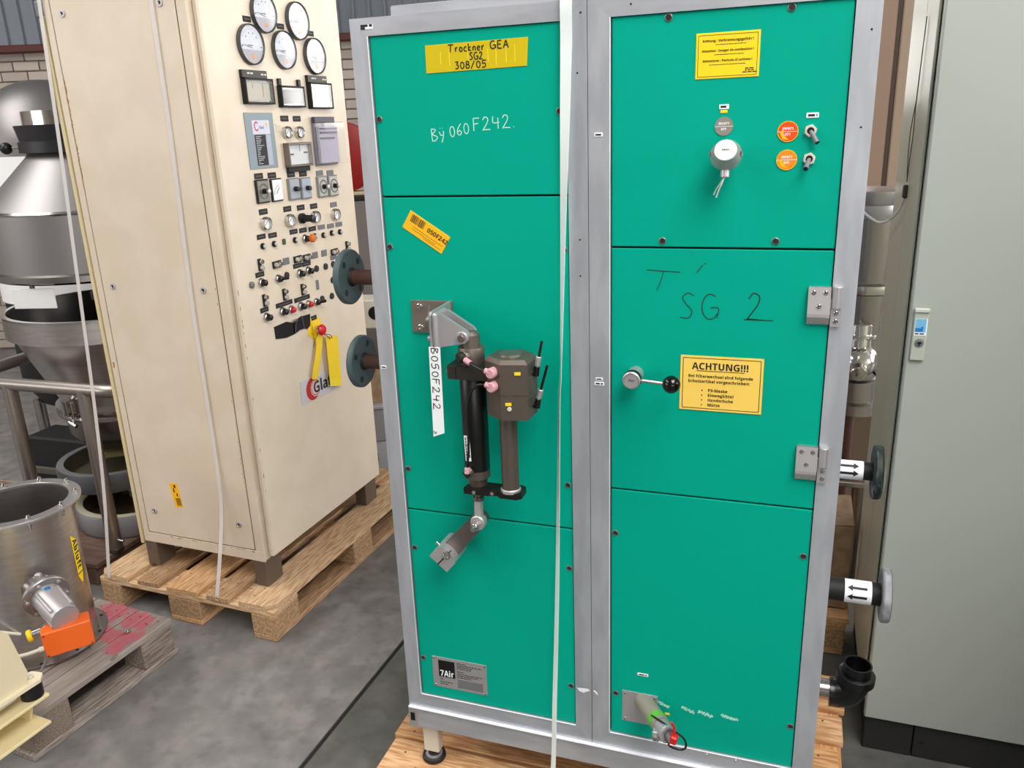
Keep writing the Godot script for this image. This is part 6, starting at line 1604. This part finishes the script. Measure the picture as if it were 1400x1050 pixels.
# ---------------------------------------------------------------- seen between the cream and green cabinets
func behind_cabinets() -> void:
	var Y := Transform3D()
	var a := thing("grey_locker", "grey-brown steel locker seen in the gap left of the green cabinet", "locker", Vector3(-.86, 0, -4.95), 0.0)
	part("body", MB.new().box(Vector3(0, .78, 0), Vector3(.52, 1.12, .35), .004), mk(Color(.45, .42, .41), .5), a)
	part("lid", MB.new().box(Vector3(0, 1.352, 0), Vector3(.53, .022, .36), .004), M.black_matt, a)
	part("plinth", MB.new().box(Vector3(0, .11, 0), Vector3(.50, .22, .33), .004), mk(Color(.40, .38, .38), .5), a)
	var r := thing("hose_reel", "dark red hose reel on the grey-brown locker", "reel", Vector3(-.905, 1.364, -4.95), 0.0)
	part("drum", MB.new().lathe([Vector2(0, -.06), Vector2(.19, -.06), Vector2(.20, -.055), Vector2(.20, .055), Vector2(.19, .06), Vector2(0, .06)], MB.ax(Vector3(-.04, .215, 0), Vector3(0, 0, 1)), 40), mk(Color(.55, .06, .06), .4), r)
	part("stand", MB.new().box(Vector3(-.04, .010, 0), Vector3(.30, .02, .16), .004), mk(Color(.72, .66, .55), .5), r)
	var s := thing("socket_box", "white box with a round black socket in front of the locker", "box", Vector3(-.70, .0, -4.35), -.1)
	part("housing", MB.new().box(Vector3(0, .78, 0), Vector3(.24, .16, .16), .008), M.offwhite, s)
	part("socket", MB.new().lathe([Vector2(.035, 0), Vector2(.035, .006), Vector2(.028, .008), Vector2(0, .004)], MB.ax(Vector3(-.012, .79, .08), Vector3(0, 0, 1)), 24), M.black, s)
	part("post", MB.new().box(Vector3(0, .36, 0), Vector3(.05, .70, .05), .003), M.greytag, s)
	var b := thing("cardboard_box", "small brown cardboard box under the white socket box", "box", Vector3(-.665, .40, -4.02), .2)
	part("carton", MB.new().box(Vector3(0, .09, 0), Vector3(.26, .18, .20), .003), M.cardboard, b)
	part("flap", MB.new().box(Vector3(0, .185, .05), Vector3(.26, .004, .11), .001, Basis(Vector3(1, 0, 0), .25)), M.cardboard, b)
	var g := thing("grey_crate", "pale grey crate carrying the small cardboard box", "crate", Vector3(-.66, 0, -4.02), .2)
	part("box_body", MB.new().box(Vector3(0, .30, 0), Vector3(.34, .19, .28), .006), mk(Color(.55, .55, .57), .5), g)
	part("crate_lid", MB.new().box(Vector3(0, .390, 0), Vector3(.36, .02, .30), .004), mk(Color(.62, .62, .64), .5), g)
	part("crate_base", MB.new().box(Vector3(0, .105, 0), Vector3(.32, .21, .26), .004), mk(Color(.66, .67, .70), .5), g)

# ---------------------------------------------------------------- seen between the green and grey cabinets
func right_gap() -> void:
	var Y := Transform3D()
	var gt := Transform3D(Basis(Vector3(0, 1, 0), -.34), Vector3(-0.2537, 0, -1.7124))
	var at := func(x: float, y: float, z: float) -> Vector3: return gt * Vector3(x, y, z)
	var f := thing("filter_column", "stainless steel filter column with bright collar and clamp, right of the green cabinet", "column", at.call(1.066, 0, -1.72), -.34)
	part("lower_tube", MB.new().lathe([Vector2(.085, .62), Vector2(.085, .79), Vector2(.10, .80), Vector2(.10, .815), Vector2(.115, .82), Vector2(.115, 1.085), Vector2(.122, 1.09)], Y, 48), M.steel, f)
	part("upper_tube", MB.new().lathe([Vector2(.122, 1.125), Vector2(.115, 1.13), Vector2(.115, 1.36)], Y, 48), M.steel, f)
	part("clamp_band", MB.new().lathe([Vector2(.118, 1.09), Vector2(.132, 1.092), Vector2(.136, 1.108), Vector2(.132, 1.122), Vector2(.118, 1.125)], Y, 48), M.chrome, f)
	part("head", MB.new().lathe([Vector2(.118, 1.36), Vector2(.122, 1.38), Vector2(.118, 1.405), Vector2(.122, 1.41), Vector2(.122, 1.452), Vector2(.110, 1.456), Vector2(0, 1.456)], Y, 48), mk(Color(.72, .72, .74), .3, .9), f)
	part("head_port", MB.new().cyl(Vector3(.10, 1.43, .03), Vector3(.19, 1.43, .05), .014, 16).cyl(Vector3(.12, 1.38, .03), Vector3(.19, 1.38, .05), .010, 12), M.chrome, f)
	var v := part("valve", MB.new().sphere(Vector3(-.010, .850, .165), .060, 28).lathe([Vector2(.060, -.03), Vector2(.068, -.025), Vector2(.070, -.01), Vector2(.060, 0)], MB.ax(Vector3(-.01, .85, .165), Vector3(0, -.2, 1)), 28), M.chrome, f)
	part("valve_neck", MB.new().cyl(Vector3(-.010, .90, .145), Vector3(-.010, .985, .130), .042, 24, .004).cyl(Vector3(-.01, .935, .14), Vector3(-.01, .950, .138), .056, 24, .003), M.chrome, f)
	part("valve_stem", MB.new().cyl(Vector3(-.010, .84, .22), Vector3(-.010, .83, .252), .030, 20, .003).cyl(Vector3(-.010, .83, .25), Vector3(-.010, .825, .275), .010, 12), M.chrome, f)
	part("valve_gasket", MB.new().lathe([Vector2(.066, 0), Vector2(.070, .006), Vector2(.066, .012)], MB.ax(Vector3(-.01, .795, .15), Vector3(0, 1, .15)), 28), M.black, f)
	part("base_flange", MB.new().lathe([Vector2(.085, .62), Vector2(.105, .62), Vector2(.105, .66), Vector2(.085, .665)], Y, 40), M.steel, f)
	part("leg", MB.new().cyl(Vector3(-.02, 0, 0), Vector3(-.02, .62, 0), .030, 20), mk(Color(.30, .16, .12), .6), f)
	part("foot_plate", MB.new().box(Vector3(0, .006, 0), Vector3(.22, .012, .22), .002), M.steel_d, f)
	var tb := thing("tan_bin", "tan cardboard bin behind the filter column's red-brown leg", "bin", at.call(1.16, 0, -2.0), -.34)
	part("bin_body", MB.new().box(Vector3(0, .27, 0), Vector3(.20, .54, .20), .004), mk(Color(.50, .43, .36), .7), tb)
	part("bin_rim", MB.new().box(Vector3(0, .545, 0), Vector3(.21, .012, .21), .003), mk(Color(.42, .36, .30), .7), tb)
	var tl := thing("steel_bench", "narrow stainless steel bench edge under the labelled upper pipe", "bench", at.call(1.04, 0, -1.47), -.34)
	part("bench_top", MB.new().box(Vector3(0, .432, 0), Vector3(.26, .022, .14), .004), M.steel, tl)
	part("bench_leg", MB.new().cyl(Vector3(.055, .0, .0), Vector3(.055, .422, .0), .026, 18).cyl(Vector3(-.09, 0, 0), Vector3(-.09, .422, 0), .026, 18), M.steel_d, tl)
	var cb := thing("cardboard_box", "brown cardboard box standing on the pallet right of the green cabinet", "box", at.call(.965, .146, -1.15), -.34)
	part("carton", MB.new().box(Vector3(0, .15, 0), Vector3(.17, .30, .24), .003), M.cardboard, cb)
	part("flap", MB.new().box(Vector3(.045, .303, 0), Vector3(.085, .004, .235), .001, Basis(Vector3(0, 0, 1), .06)), M.cardboard, cb)
	var rp := thing("pallet", "rear wooden pallet seen between the green and grey cabinets", "pallet", at.call(.45, 0, -.98), -.34)
	euro_pallet(rp, M.fresh, .60, [.12, .12, .12], [.006, .006], M.block, false)
	var pr := thing("duct_column", "beige sheet-metal duct rising behind the filter column", "duct", at.call(1.36, 0, -3.4), -.34)
	part("duct_panel", MB.new().box(Vector3(-.205, 1.5, 0), Vector3(.13, 3.0, .30), .006), mk(Color(.60, .50, .43), .6), pr)
	part("duct_panel", MB.new().box(Vector3(.02, 1.5, 0), Vector3(.27, 3.0, .30), .006), mk(Color(.64, .56, .49), .6), pr)
	part("duct_seam", MB.new().box(Vector3(-.128, 1.5, -.01), Vector3(.03, 2.98, .28)), mk(Color(.34, .28, .24), .6), pr)
	part("corner_post", MB.new().box(Vector3(.235, 1.5, .0), Vector3(.15, 3.0, .32), .006), mk(Color(.46, .48, .50), .5), pr)
